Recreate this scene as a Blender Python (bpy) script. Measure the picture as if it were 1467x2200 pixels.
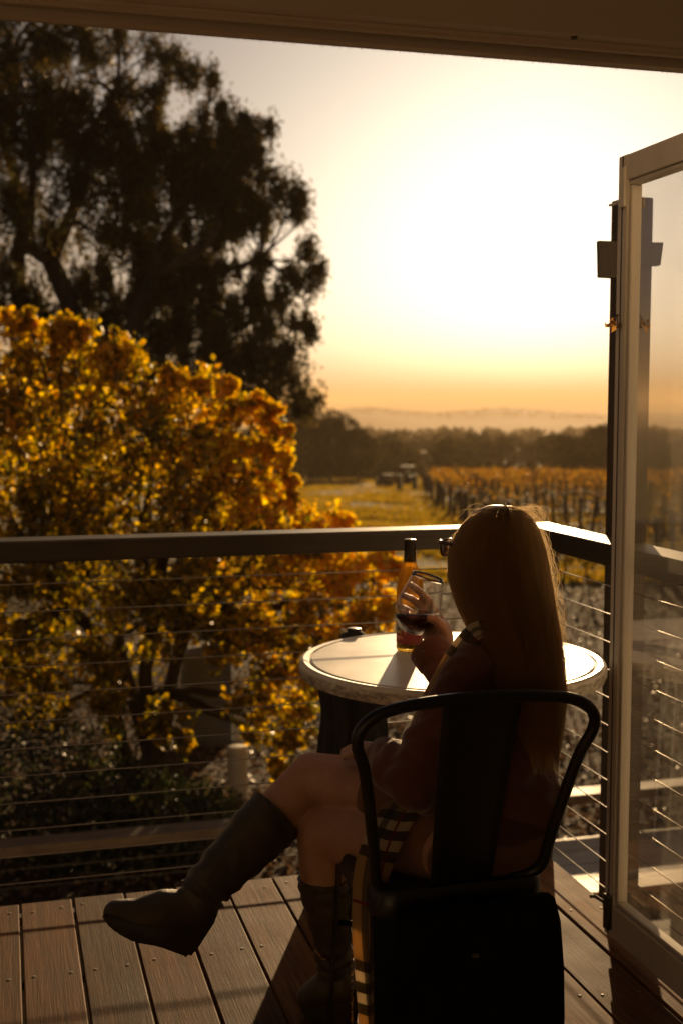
import bpy, bmesh, math, random
import numpy as np
from mathutils import Vector, Matrix

for o in list(bpy.data.objects):
    bpy.data.objects.remove(o)
SC = bpy.context.scene
COL = SC.collection
rng = np.random.default_rng(7)
random.seed(7)

# ------------------------------------------------------------------ camera
F, HZ, VPX, EYE = 2650.0, 865.0, 5.0, 1.37          # focal length and horizon in photo pixels, eye height in metres
pitch = math.atan((1100 - HZ) / F)
yaw = math.atan((733.5 - VPX) / F * math.cos(pitch))
FWD = np.array([math.sin(yaw) * math.cos(pitch), math.cos(yaw) * math.cos(pitch), -math.sin(pitch)])
RGT = np.array([math.cos(yaw), -math.sin(yaw), 0.0])
UPV = np.cross(RGT, FWD)
HF = np.array([math.sin(yaw), math.cos(yaw), 0.0])   # horizontal viewing direction
EYEP = np.array([0, 0, EYE])

def ray(x, y):
    return FWD + RGT * (x - 733.5) / F + UPV * (1100 - y) / F
def P(x, y, t):
    return EYEP + ray(x, y) * t
def onz(x, y, z):
    d = ray(x, y)
    return EYEP + d * (z - EYE) / d[2]

cam = bpy.data.cameras.new('camera')
camo = bpy.data.objects.new('camera', cam)
COL.objects.link(camo)
camo.matrix_world = Matrix(((RGT[0], UPV[0], -FWD[0], 0), (RGT[1], UPV[1], -FWD[1], 0), (RGT[2], UPV[2], -FWD[2], EYE), (0, 0, 0, 1)))
cam.sensor_fit = 'VERTICAL'
cam.sensor_width = 24
cam.sensor_height = 36
cam.lens = F / 2200 * 36
cam.clip_start = 0.05
cam.clip_end = 60000
cam.dof.use_dof = True
cam.dof.focus_distance = 2.52
cam.dof.aperture_fstop = 4.0
SC.camera = camo

# ------------------------------------------------------------------ sky, sun, exposure
SUN_EL, SUN_AZ = math.radians(8.0), math.radians(24.0)     # azimuth clockwise from +Y
world = bpy.data.worlds.new('World')
SC.world = world
world.use_nodes = True
wn = world.node_tree
bg = wn.nodes['Background']
sky = wn.nodes.new('ShaderNodeTexSky')
sky.sky_type = 'NISHITA'
sky.sun_disc = False
sky.sun_elevation = SUN_EL
sky.sun_rotation = SUN_AZ
sky.altitude = 300
sky.air_density = 0.5
sky.dust_density = 4.5
sky.ozone_density = 1.6
tint = wn.nodes.new('ShaderNodeMix'); tint.data_type = 'RGBA'; tint.blend_type = 'MULTIPLY'; tint.inputs[0].default_value = 1.0
tint.inputs[7].default_value = (0.335, 0.32, 0.302, 1)          # dims the whole sky against the sun and warms it slightly
wn.links.new(sky.outputs[0], tint.inputs[6]); wn.links.new(tint.outputs[2], bg.inputs[0])
bg.inputs[1].default_value = 0.05

sun = bpy.data.lights.new('sun', 'SUN')
sun.energy = 5.0
sun.angle = math.radians(0.55)
sun.color = (1.0, 0.66, 0.33)
suno = bpy.data.objects.new('sun', sun)
COL.objects.link(suno)
sdir = Vector((math.sin(SUN_AZ) * math.cos(SUN_EL), math.cos(SUN_AZ) * math.cos(SUN_EL), math.sin(SUN_EL)))
suno.rotation_euler = sdir.to_track_quat('Z', 'Y').to_euler()

SC.view_settings.view_transform = 'Standard'
SC.view_settings.look = 'None'
SC.view_settings.exposure = 0.62
SC.view_settings.gamma = 1.0
SC.cycles.max_bounces = 12
SC.cycles.transparent_max_bounces = 24
SC.cycles.transmission_bounces = 12
SC.cycles.volume_bounces = 0
SC.cycles.use_denoising = True

# ------------------------------------------------------------------ helpers
def tag(o, label=None, cat=None, group=None, kind=None):
    if label: o['label'] = label
    if cat: o['category'] = cat
    if group: o['group'] = group
    if kind: o['kind'] = kind
    return o

def empty(name, loc=(0, 0, 0), rz=0.0):
    o = bpy.data.objects.new(name, None)
    o.empty_display_size = 0.1
    COL.objects.link(o)
    o.location = loc
    o.rotation_euler = (0, 0, rz)
    return o

def link(name, me, mat=None, parent=None, smooth=False):
    if mat is not None and not me.materials:
        me.materials.append(mat)
    if smooth:
        me.polygons.foreach_set('use_smooth', np.ones(len(me.polygons), dtype=bool))
    o = bpy.data.objects.new(name, me)
    COL.objects.link(o)
    if parent is not None:
        o.parent = parent
    return o

def npmesh(name, V, Fc, col=None):
    """verts (N,3); faces (M,k) int array; optional per-vertex colours (N,3)"""
    me = bpy.data.meshes.new(name)
    V = np.asarray(V, dtype=np.float32); Fc = np.asarray(Fc, dtype=np.int32)
    k = Fc.shape[1]
    me.vertices.add(len(V)); me.vertices.foreach_set('co', V.ravel())
    me.loops.add(Fc.size); me.loops.foreach_set('vertex_index', Fc.ravel())
    me.polygons.add(len(Fc)); me.polygons.foreach_set('loop_start', np.arange(0, Fc.size, k, dtype=np.int32))
    me.update(calc_edges=True)
    if col is not None:
        a = me.color_attributes.new('Col', 'FLOAT_COLOR', 'POINT')
        c4 = np.ones((len(V), 4), dtype=np.float32); c4[:, :3] = col
        a.data.foreach_set('color', c4.ravel())
    return me

class MB:
    """collects shapes into one mesh"""
    def __init__(s):
        s.v, s.f = [], []
    def add(s, V, Fc):
        b = len(s.v)
        s.v += [tuple(map(float, p)) for p in V]
        s.f += [tuple(int(i) + b for i in f) for f in Fc]
        return s
    def box(s, x0, x1, y0, y1, z0, z1, M=None):
        V = [Vector((x, y, z)) for z in (z0, z1) for y in (y0, y1) for x in (x0, x1)]
        if M is not None: V = [M @ p for p in V]
        return s.add(V, [(0, 2, 3, 1), (4, 5, 7, 6), (0, 1, 5, 4), (2, 6, 7, 3), (0, 4, 6, 2), (1, 3, 7, 5)])
    def bevbox(s, x0, x1, y0, y1, z0, z1, b=0.004):
        bm = bmesh.new()
        bmesh.ops.create_cube(bm, size=1.0)
        for v in bm.verts:
            v.co = ((x0 + x1) / 2 + v.co.x * (x1 - x0), (y0 + y1) / 2 + v.co.y * (y1 - y0), (z0 + z1) / 2 + v.co.z * (z1 - z0))
        bmesh.ops.bevel(bm, geom=list(bm.edges), offset=b, segments=2, affect='EDGES', profile=0.5)
        bm.verts.index_update()
        s.add([v.co for v in bm.verts], [[v.index for v in f.verts] for f in bm.faces])
        bm.free()
        return s
    def tube(s, pts, rad, n=10, cap=True, flat=1.0):
        pts = [Vector(p) for p in pts]
        if not hasattr(rad, '__len__'): rad = [rad] * len(pts)
        V, Fc = [], []
        nrm = None
        for i, p in enumerate(pts):
            t = (pts[min(i + 1, len(pts) - 1)] - pts[max(i - 1, 0)]).normalized()
            if nrm is None:
                a = Vector((0, 0, 1)) if abs(t.z) < 0.9 else Vector((1, 0, 0))
                nrm = (a - t * a.dot(t)).normalized()
            else:
                nrm = (nrm - t * nrm.dot(t)).normalized()
            bi = t.cross(nrm)
            for k in range(n):
                a = 2 * math.pi * k / n
                V.append(p + (nrm * math.cos(a) + bi * math.sin(a) * flat) * rad[i])
        for i in range(len(pts) - 1):
            for k in range(n):
                a, b = i * n + k, i * n + (k + 1) % n
                Fc.append((a, b, b + n, a + n))
        if cap:
            Fc.append(tuple(range(n))[::-1])
            Fc.append(tuple((len(pts) - 1) * n + k for k in range(n)))
        return s.add(V, Fc)
    def lathe(s, prof, n=48, M=None, closed=False):
        V, Fc = [], []
        for (r, z) in prof:
            for k in range(n):
                a = 2 * math.pi * k / n
                p = Vector((r * math.cos(a), r * math.sin(a), z))
                V.append(M @ p if M is not None else p)
        m = len(prof)
        for i in range(m if closed else m - 1):
            j = (i + 1) % m
            for k in range(n):
                Fc.append((i * n + k, i * n + (k + 1) % n, j * n + (k + 1) % n, j * n + k))
        return s.add(V, Fc)
    def prism(s, poly, z0, z1, M=None):
        n = len(poly)
        V = [Vector((x, y, z0)) for x, y in poly] + [Vector((x, y, z1)) for x, y in poly]
        if M is not None: V = [M @ p for p in V]
        Fc = [tuple(range(n))[::-1], tuple(range(n, 2 * n))] + [(i, (i + 1) % n, n + (i + 1) % n, n + i) for i in range(n)]
        return s.add(V, Fc)
    def mesh(s, name):
        me = bpy.data.meshes.new(name)
        me.from_pydata(s.v, [], s.f)
        bm = bmesh.new(); bm.from_mesh(me)
        bmesh.ops.recalc_face_normals(bm, faces=bm.faces)
        bm.to_mesh(me); bm.free()
        return me
    def build(s, name, mat, parent=None, smooth=False):
        return link(name, s.mesh(name), mat, parent, smooth)

def autosmooth(o, ang=40):
    me = o.data
    me.polygons.foreach_set('use_smooth', np.ones(len(me.polygons), dtype=bool))
    bm = bmesh.new(); bm.from_mesh(me)
    for e in bm.edges:
        if len(e.link_faces) == 2 and e.calc_face_angle(0) > math.radians(ang):
            e.smooth = False
    bm.to_mesh(me); bm.free()
    return o

def copy_tree(o, parent=None):
    c = o.copy(); COL.objects.link(c)
    c.parent = parent
    for ch in list(o.children):
        copy_tree(ch, c)
    return c

def spline(pts, n=40):
    """Catmull-Rom through points of any dimension"""
    p = np.asarray(pts, dtype=float)
    p = np.vstack([2 * p[0] - p[1], p, 2 * p[-1] - p[-2]])
    m = len(p) - 3
    out = []
    for q in np.linspace(0, m - 1e-6, n):
        i = int(q); t = q - i
        a, b, c, d = p[i:i + 4]
        out.append(0.5 * (2 * b + (c - a) * t + (2 * a - 5 * b + 4 * c - d) * t * t + (3 * b - a - 3 * c + d) * t ** 3))
    return np.array(out)

# ------------------------------------------------------------------ materials
def newmat(name):
    m = bpy.data.materials.new(name); m.use_nodes = True
    return m, m.node_tree, m.node_tree.nodes['Principled BSDF']

def noise(nt, scale, detail=4, rough=0.6, vec=None, dims='3D'):
    n = nt.nodes.new('ShaderNodeTexNoise'); n.noise_dimensions = dims
    n.inputs['Scale'].default_value = scale; n.inputs['Detail'].default_value = detail; n.inputs['Roughness'].default_value = rough
    if vec is not None: nt.links.new(vec, n.inputs['Vector'])
    return n.outputs[0]
def ramp(nt, fac, stops):
    r = nt.nodes.new('ShaderNodeValToRGB')
    el = r.color_ramp.elements
    while len(el) < len(stops): el.new(0.5)
    for e, (pos, c) in zip(el, stops):
        e.position = pos; e.color = (*c, 1)
    nt.links.new(fac, r.inputs[0])
    return r.outputs[0]
def mapping(nt, scale, coord='Object', loc=(0, 0, 0), rot=(0, 0, 0)):
    tc = nt.nodes.new('ShaderNodeTexCoord'); mp = nt.nodes.new('ShaderNodeMapping')
    mp.inputs['Scale'].default_value = scale; mp.inputs['Location'].default_value = loc; mp.inputs['Rotation'].default_value = rot
    nt.links.new(tc.outputs[coord], mp.inputs['Vector'])
    return mp.outputs[0]
def bump(nt, bsdf, fac, strength=0.3, dist=0.01):
    b = nt.nodes.new('ShaderNodeBump'); b.inputs['Strength'].default_value = strength; b.inputs['Distance'].default_value = dist
    nt.links.new(fac, b.inputs['Height']); nt.links.new(b.outputs[0], bsdf.inputs['Normal'])
def math_(nt, op, a, b=None, c=None):
    n = nt.nodes.new('ShaderNodeMath'); n.operation = op
    for i, v in enumerate((a, b, c)):
        if v is None: continue
        if isinstance(v, (int, float)): n.inputs[i].default_value = v
        else: nt.links.new(v, n.inputs[i])
    return n.outputs[0]
def mixcol(nt, fac, a, b, mode='MIX'):
    n = nt.nodes.new('ShaderNodeMix'); n.data_type = 'RGBA'; n.blend_type = mode
    for inp, v in ((n.inputs[0], fac), (n.inputs[6], a), (n.inputs[7], b)):
        if isinstance(v, (int, float)): inp.default_value = v
        elif isinstance(v, tuple): inp.default_value = (*v, 1)
        else: nt.links.new(v, inp)
    return n.outputs[2]

def simple(name, c0, c1, scale=8, rough=0.6, metal=0.0, bumps=0.15, dist=0.004, coord='Object', stretch=(1, 1, 1), rough_var=0.1, spec=0.5):
    m, nt, b = newmat(name)
    v = mapping(nt, stretch, coord)
    n = noise(nt, scale, 6, 0.65, v)
    nt.links.new(ramp(nt, n, [(0.3, c0), (0.7, c1)]), b.inputs['Base Color'])
    r = nt.nodes.new('ShaderNodeMapRange'); r.inputs[3].default_value = rough - rough_var; r.inputs[4].default_value = rough + rough_var
    nt.links.new(noise(nt, scale * 2.3, 3, 0.6, v), r.inputs[0]); nt.links.new(r.outputs[0], b.inputs['Roughness'])
    b.inputs['Metallic'].default_value = metal
    b.inputs['Specular IOR Level'].default_value = spec
    if bumps: bump(nt, b, noise(nt, scale * 4, 5, 0.7, v), bumps, dist)
    return m

def wood(name, c0, c1, c2, grain_axis='Y', rough=0.55, bumps=0.35, fine=1.0, spec=0.5):
    m, nt, b = newmat(name)
    tc = nt.nodes.new('ShaderNodeTexCoord'); oi = nt.nodes.new('ShaderNodeObjectInfo')
    off = nt.nodes.new('ShaderNodeVectorMath'); off.operation = 'SCALE'; off.inputs[0].default_value = (31.7, 17.3, 23.1)
    nt.links.new(oi.outputs['Random'], off.inputs['Scale'])
    ad = nt.nodes.new('ShaderNodeVectorMath'); ad.operation = 'ADD'
    nt.links.new(tc.outputs['Object'], ad.inputs[0]); nt.links.new(off.outputs[0], ad.inputs[1])
    def mp(sc):
        q = nt.nodes.new('ShaderNodeMapping'); q.inputs['Scale'].default_value = sc
        nt.links.new(ad.outputs[0], q.inputs['Vector']); return q.outputs[0]
    lo, hi = 0.035, 1.0
    sc = {'Y': (hi, lo, hi), 'X': (lo, hi, hi), 'Z': (hi, hi, lo)}[grain_axis]
    g = noise(nt, 260 * fine, 4, 0.7, mp(sc))
    g2 = noise(nt, 55 * fine, 5, 0.6, mp(sc))
    blot = noise(nt, 5, 5, 0.6, mp((1, 1, 1)))
    base = ramp(nt, g2, [(0.25, c0), (0.5, c1), (0.78, c2)])
    base = mixcol(nt, 0.45, base, ramp(nt, g, [(0.35, (0.25, 0.25, 0.25)), (0.6, (1, 1, 1))]), 'MULTIPLY')
    base = mixcol(nt, 0.55, base, ramp(nt, blot, [(0.28, (0.32, 0.29, 0.27)), (0.5, (0.9, 0.9, 0.9)), (0.72, (1.3, 1.28, 1.25))]), 'MULTIPLY')
    tone = nt.nodes.new('ShaderNodeMapRange'); tone.inputs[3].default_value = 0.5; tone.inputs[4].default_value = 1.5
    nt.links.new(oi.outputs['Random'], tone.inputs[0])
    hs = nt.nodes.new('ShaderNodeHueSaturation'); nt.links.new(base, hs.inputs['Color']); nt.links.new(tone.outputs[0], hs.inputs['Value'])
    nt.links.new(hs.outputs[0], b.inputs['Base Color'])
    r = nt.nodes.new('ShaderNodeMapRange'); r.inputs[3].default_value = rough - 0.15; r.inputs[4].default_value = rough + 0.15
    nt.links.new(blot, r.inputs[0]); nt.links.new(r.outputs[0], b.inputs['Roughness'])
    b.inputs['Specular IOR Level'].default_value = spec
    bump(nt, b, math_(nt, 'ADD', g, math_(nt, 'MULTIPLY', g2, 0.7)), bumps, 0.002)
    return m

def leafmat(name, trans=0.55, gloss=0.06, boost=1.0):
    m = bpy.data.materials.new(name); m.use_nodes = True
    nt = m.node_tree; nt.nodes.clear()
    out = nt.nodes.new('ShaderNodeOutputMaterial')
    at = nt.nodes.new('ShaderNodeAttribute'); at.attribute_name = 'Col'
    d = nt.nodes.new('ShaderNodeBsdfDiffuse'); t = nt.nodes.new('ShaderNodeBsdfTranslucent'); g = nt.nodes.new('ShaderNodeBsdfGlossy')
    g.inputs['Roughness'].default_value = 0.35
    nt.links.new(at.outputs['Color'], d.inputs[0])
    sat = nt.nodes.new('ShaderNodeHueSaturation'); sat.inputs['Saturation'].default_value = 1.15; sat.inputs['Value'].default_value = boost
    nt.links.new(at.outputs['Color'], sat.inputs['Color']); nt.links.new(sat.outputs[0], t.inputs[0])
    m1 = nt.nodes.new('ShaderNodeMixShader'); m1.inputs[0].default_value = trans
    nt.links.new(d.outputs[0], m1.inputs[1]); nt.links.new(t.outputs[0], m1.inputs[2])
    m2 = nt.nodes.new('ShaderNodeMixShader'); m2.inputs[0].default_value = gloss
    nt.links.new(m1.outputs[0], m2.inputs[1]); nt.links.new(g.outputs[0], m2.inputs[2])
    nt.links.new(m2.outputs[0], out.inputs[0])
    return m

M_deck = wood('deck timber', (0.062, 0.026, 0.008), (0.138, 0.06, 0.019), (0.235, 0.112, 0.037), 'Y', rough=0.72, bumps=0.5, spec=0.12)
M_rail = wood('stained rail timber', (0.018, 0.011, 0.007), (0.035, 0.022, 0.014), (0.06, 0.038, 0.024), 'X', rough=0.42, bumps=0.3, spec=0.6)
M_rail_y = wood('stained rail timber along', (0.018, 0.011, 0.007), (0.035, 0.022, 0.014), (0.06, 0.038, 0.024), 'Y', rough=0.42, bumps=0.3, spec=0.6)
M_post = wood('post timber', (0.02, 0.013, 0.008), (0.045, 0.029, 0.018), (0.07, 0.046, 0.03), 'Z', rough=0.6)
M_lowrail = wood('weathered rail timber', (0.12, 0.08, 0.05), (0.2, 0.14, 0.09), (0.28, 0.2, 0.13), 'X', rough=0.6)
M_wire = simple('stainless wire', (0.3, 0.28, 0.25), (0.42, 0.4, 0.37), 60, 0.38, 1.0, 0.0)
M_screw = simple('screw steel', (0.10, 0.085, 0.07), (0.2, 0.175, 0.15), 200, 0.6, 0.7, 0.2)
M_alu = simple('painted aluminium', (0.46, 0.44, 0.4), (0.54, 0.515, 0.47), 14, 0.38, 0.0, 0.05, 0.001, stretch=(1, 1, 0.1))
M_alu_dark = simple('dark anodised metal', (0.03, 0.028, 0.026), (0.06, 0.055, 0.05), 30, 0.45, 0.6, 0.05)
M_header = simple('header paint', (0.72, 0.6, 0.47), (0.8, 0.68, 0.55), 6, 0.5, 0.0, 0.08, 0.002, stretch=(0.15, 1, 1))
M_brush = simple('weather strip', (0.16, 0.13, 0.1), (0.22, 0.18, 0.14), 90, 0.9, 0, 0.5, 0.004)
M_wall = simple('interior wall', (0.54, 0.51, 0.46), (0.62, 0.59, 0.54), 3, 0.8, 0, 0.1)
M_floor_in = wood('interior floor', (0.16, 0.1, 0.055), (0.24, 0.15, 0.085), (0.3, 0.2, 0.12), 'Y', rough=0.5)
M_joist = simple('joist timber', (0.03, 0.022, 0.015), (0.06, 0.045, 0.03), 9, 0.8)
M_black = simple('black powder coat', (0.008, 0.008, 0.009), (0.016, 0.015, 0.015), 45, 0.38, 0.0, 0.12, 0.0008, spec=0.6)
M_coatcloth = simple('dark cloth', (0.012, 0.013, 0.016), (0.026, 0.027, 0.03), 20, 0.9, 0, 0.3)
M_hair_skin = None

# ------------------------------------------------------------------ ground
def dist_fwd(x, y):
    return x * HF[0] + y * HF[1]
HILL = np.array([(-3000, 905), (500, 900), (640, 898), (690, 894), (722, 884), (748, 878), (800, 876), (860, 882), (930, 888), (990, 884), (1060, 878), (1120, 879), (1180, 884), (1260, 889), (1330, 893), (1467, 892), (4500, 900)], float)
FAR = np.array([(-3000, 866), (400, 868), (700, 869), (800, 864), (900, 861), (980, 864), (1060, 866), (1140, 862), (1220, 862), (1300, 865), (1467, 863), (4500, 866)], float)
def ground_z(x, y):
    x = np.asarray(x, float); y = np.asarray(y, float)
    d = x * HF[0] + y * HF[1]
    lat = x * RGT[0] + y * RGT[1]
    rr = np.hypot(x, y)
    z = np.interp(d, [-1e5, 8, 60, 200, 300, 500, 900, 1300, 1e5], [-2.1, -2.1, -4.4, -10.5, -14, -19, -23, -40, -70])
    px = 733.5 + F * lat / np.maximum(d, 1.0)
    front = (d > 200)
    for (prof, D, wd0, wd1) in ((HILL, 2300., 620., 1500.), (FAR, 9000., 2500., 4000.)):
        top = EYE - (np.interp(px, prof[:, 0], prof[:, 1]) - HZ) / F * D
        w = np.where(d < D, np.exp(-((d - D) / wd0) ** 2), np.exp(-((d - D) / wd1) ** 2))
        z = np.where(front, np.maximum(z, z + (top - z) * w), z)
    und = 0.10 * np.sin(x * 0.31 + 1.3 * np.sin(y * 0.17)) * np.cos(y * 0.23 + 0.8) + 0.05 * np.sin(x * 0.9 + y * 0.7)
    z = z + und * np.clip((rr - 9) / 12, 0, 1) + 2.0 * np.sin(x * 0.011) * np.sin(y * 0.013 + 1) * np.clip((d - 350) / 500, 0, 1)
    return z

angs = np.concatenate([np.radians(np.arange(-180, -40, 5.0)), np.radians(np.arange(-40, 55, 0.6)), np.radians(np.arange(55, 180, 5.0))])
radii = np.concatenate([np.linspace(0.5, 30, 70), np.geomspace(31, 14000, 120)])
A, R = np.meshgrid(angs + yaw, radii)
GX, GY = R * np.sin(A), R * np.cos(A)
GZ = ground_z(GX, GY)
nA, nR = len(angs), len(radii)
V = np.stack([GX, GY, GZ], -1).reshape(-1, 3)
i, j = np.meshgrid(np.arange(nR - 1), np.arange(nA), indexing='ij')
j2 = (j + 1) % nA
Fc = np.stack([i * nA + j, i * nA + j2, (i + 1) * nA + j2, (i + 1) * nA + j], -1).reshape(-1, 4)
me = npmesh('ground', V, Fc[:, ::-1])
m, nt, b = newmat('ground soil and grass')
vec = mapping(nt, (1, 1, 1), 'Object')
big = noise(nt, 0.05, 5, 0.6, mapping(nt, (1, 2.6, 1), 'Object', rot=(0, 0, yaw)))
mid = noise(nt, 0.6, 5, 0.7, vec); fin = noise(nt, 9, 6, 0.75, vec)
grass = ramp(nt, mid, [(0.3, (0.07, 0.065, 0.016)), (0.55, (0.16, 0.125, 0.03)), (0.8, (0.22, 0.15, 0.05))])
soil = ramp(nt, fin, [(0.3, (0.035, 0.024, 0.017)), (0.7, (0.11, 0.078, 0.052))])
gm = ramp(nt, big, [(0.35, (0, 0, 0)), (0.65, (1, 1, 1))])
# only soil close to the house (beyond the lower deck the paddock begins)
sp = nt.nodes.new('ShaderNodeSeparateXYZ'); nt.links.new(vec, sp.inputs[0])
dfw = math_(nt, 'ADD', math_(nt, 'MULTIPLY', sp.outputs[0], float(HF[0])), math_(nt, 'MULTIPLY', sp.outputs[1], float(HF[1])))
near = nt.nodes.new('ShaderNodeMapRange'); near.inputs[1].default_value = 24; near.inputs[2].default_value = 34
nt.links.new(math_(nt, 'ADD', dfw, math_(nt, 'MULTIPLY', mid, 8.0)), near.inputs[0])
gfac = math_(nt, 'MULTIPLY', math_(nt, 'ADD', math_(nt, 'MULTIPLY', gm, 0.3), 0.7), near.outputs[0])
farf = nt.nodes.new('ShaderNodeMapRange'); farf.inputs[1].default_value = 240; farf.inputs[2].default_value = 400
nt.links.new(dfw, farf.inputs[0])
colr = mixcol(nt, gfac, soil, grass)
colr = mixcol(nt, farf.outputs[0], colr, ramp(nt, noise(nt, 0.012, 6, 0.6, vec), [(0.4, (0.05, 0.042, 0.02)), (0.62, (0.085, 0.066, 0.032))]))
nt.links.new(colr, b.inputs['Base Color']); b.inputs['Roughness'].default_value = 0.95
b.inputs['Specular IOR Level'].default_value = 0.1
bump(nt, b, fin, 0.6, 0.05)
tag(link('ground', me, m, smooth=True), kind='structure')

# ------------------------------------------------------------------ house (room the camera stands in)
WY = 2.10            # outer face of the wall
house = empty('house', (0, WY, 0))
tag(house, 'dim timber house whose wide doorway opens onto the deck', 'house')
def hpart(name, mb, mat, parent=house, smooth=False):
    o = mb.build(name, mat, parent, smooth)
    o.matrix_parent_inverse = Matrix.Translation((0, -WY, 0)) if parent is house else Matrix.Identity(4)
    return o
hpart('floor', MB().box(-3.0, 3.0, -3.5, WY - 0.02, -0.25, -0.004), M_floor_in)
hpart('ceiling', MB().box(-3.0, 3.0, -3.5, WY - 0.12, 2.5, 2.6), M_wall)
hpart('wall', MB().box(-3.1, -2.9, -3.5, WY, -2.2, 2.6), M_wall)
hpart('wall', MB().box(2.9, 3.1, -3.5, WY, -2.2, 2.6), M_wall)
hpart('wall', MB().box(-3.1, 3.1, -3.7, -3.5, -2.2, 2.6), M_wall)
hpart('wall', MB().box(-2.9, -1.75, WY - 0.14, WY, 0.0, 2.6), M_wall)
hpart('wall', MB().box(1.52, 2.9, WY - 0.14, WY, 0.0, 2.6), M_wall)
hpart('roof', MB().box(-3.3, 3.3, -3.9, WY + 0.06, 2.62, 2.75), M_joist)
hpart('foundation_wall', MB().box(-2.9, 2.9, WY - 0.2, WY - 0.02, -2.2, -0.26), M_wall)
# head of the folding doors: face, groove with track, outer strip
HZ0 = 1.978
head = hpart('door_header', MB().box(-1.75, 1.52, WY - 0.16, WY - 0.075, HZ0 + 0.004, 2.6), M_header)
o = MB().box(-1.75, 1.52, WY - 0.03, WY, HZ0, 2.6).build('outer_strip', M_header, head)
o = MB().box(-1.75, 1.52, WY - 0.073, WY - 0.032, HZ0 + 0.032, HZ0 + 0.04).build('track', M_alu_dark, head)
o = MB().box(-1.75, 1.52, WY - 0.112, WY - 0.106, HZ0 - 0.004, HZ0 + 0.003).build('ridge', M_header, head)
o = MB().box(-1.75, 1.52, WY - 0.13, WY - 0.127, HZ0 - 0.002, HZ0 + 0.003).build('ridge', M_header, head)
bb = MB()
for q in np.arange(-1.74, 1.51, 0.0016):      # bristles of the brush seal
    l = 0.003 + 0.004 * random.random() ** 3; y = WY - 0.004 - 0.004 * random.random(); dx = (random.random() - .5) * 0.002
    bb.add([(q, y, HZ0), (q + 0.0009, y, HZ0), (q + dx, y + 0.001, HZ0 - l)], [(0, 1, 2)])
o = bb.build('brush_seal', M_brush, head)
o = MB().lathe([(0.0, HZ0 + 0.001), (0.005, HZ0 + 0.001), (0.006, HZ0 + 0.004)], 12, Matrix.Translation((0.94, WY - 0.145, 0))).build('screw', M_screw, head)

# open folding door on the right, standing out over the deck
DX0, DX1, DY0, DY1, DZ0, DZ1 = 1.452, 1.492, WY + 0.004, 2.765, 0.022, 1.962
door = empty('door', (0, 0, 0)); door.parent = house
door.matrix_parent_inverse = Matrix.Translation((0, -WY, 0))
SW = 0.046
for (y0, y1) in ((DY1 - SW, DY1), (DY0, DY0 + SW)):
    o = MB().bevbox(DX0, DX1, y0, y1, DZ0, DZ1, 0.003).build('stile', M_alu, door)
    ys = (y0 + y1) / 2
    MB().box(DX0 - 0.0012, DX0 + 0.002, ys - 0.002, ys + 0.002, DZ0 + .002, DZ1 - .002).build('groove', M_alu_dark, o)
MB().bevbox(DX0, DX1, DY0 + SW + .0005, DY1 - SW - .0005, DZ1 - 0.062, DZ1 - .001, 0.003).build('rail', M_alu, door)
MB().bevbox(DX0, DX1, DY0 + SW + .0005, DY1 - SW - .0005, DZ0 + .001, DZ0 + 0.085, 0.003).build('rail', M_alu, door)
gy0, gy1, gz0, gz1 = DY0 + SW, DY1 - SW, DZ0 + 0.085, DZ1 - 0.062
bd = 0.012
for (a, bq, c, d) in ((gy0, gy0 + bd, gz0 + bd, gz1 - bd), (gy1 - bd, gy1, gz0 + bd, gz1 - bd), (gy0, gy1, gz0, gz0 + bd), (gy0, gy1, gz1 - bd, gz1)):
    MB().bevbox(DX0 + 0.006, DX1 - 0.006, a + .0004, bq - .0004, c + .0004, d - .0004, 0.003).build('glazing_bead', M_alu, door)
m = bpy.data.materials.new('dusty door glass'); m.use_nodes = True
nt = m.node_tree; nt.nodes.clear(); out = nt.nodes.new('ShaderNodeOutputMaterial')
tr = nt.nodes.new('ShaderNodeBsdfTransparent'); tr.inputs[0].default_value = (0.86, 0.84, 0.8, 1)
gl = nt.nodes.new('ShaderNodeBsdfGlossy'); gl.inputs['Roughness'].default_value = 0.03
du = nt.nodes.new('ShaderNodeBsdfTranslucent'); du.inputs[0].default_value = (0.75, 0.7, 0.62, 1)
fr = nt.nodes.new('ShaderNodeFresnel'); fr.inputs[0].default_value = 1.3
v = mapping(nt, (1, 1, 1)); dust = ramp(nt, noise(nt, 500, 3, 0.8, v), [(0.45, (0.0, 0.0, 0.0)), (0.8, (1, 1, 1))])
dust2 = ramp(nt, noise(nt, 4, 4, 0.6, v), [(0.25, (0.35, 0.35, 0.35)), (0.75, (1, 1, 1))])
dfac = math_(nt, 'MULTIPLY', math_(nt, 'ADD', math_(nt, 'MULTIPLY', dust, 0.3), 0.10), dust2)
m1 = nt.nodes.new('ShaderNodeMixShader'); nt.links.new(dfac, m1.inputs[0]); nt.links.new(tr.outputs[0], m1.inputs[1]); nt.links.new(du.outputs[0], m1.inputs[2])
m2 = nt.nodes.new('ShaderNodeMixShader'); nt.links.new(math_(nt, 'MULTIPLY', fr.outputs[0], 0.5), m2.inputs[0]); nt.links.new(m1.outputs[0], m2.inputs[1]); nt.links.new(gl.outputs[0], m2.inputs[2])
nt.links.new(m2.outputs[0], out.inputs[0])
M_dustglass = m
npm = npmesh('pane', [(1.472, gy0 + .004, gz0 + .004), (1.472, gy1 - .004, gz0 + .004), (1.472, gy1 - .004, gz1 - .004), (1.472, gy0 + .004, gz1 - .004)], [(0, 1, 2, 3)])
link('pane', npm, M_dustglass, door)
la = MB().bevbox(DX0 - 0.009, DX0 - 0.0005, DY1 - 0.046, DY1 - 0.022, DZ1 - 0.125, DZ1 - 0.03, 0.002).build('latch', M_alu, door)
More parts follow.
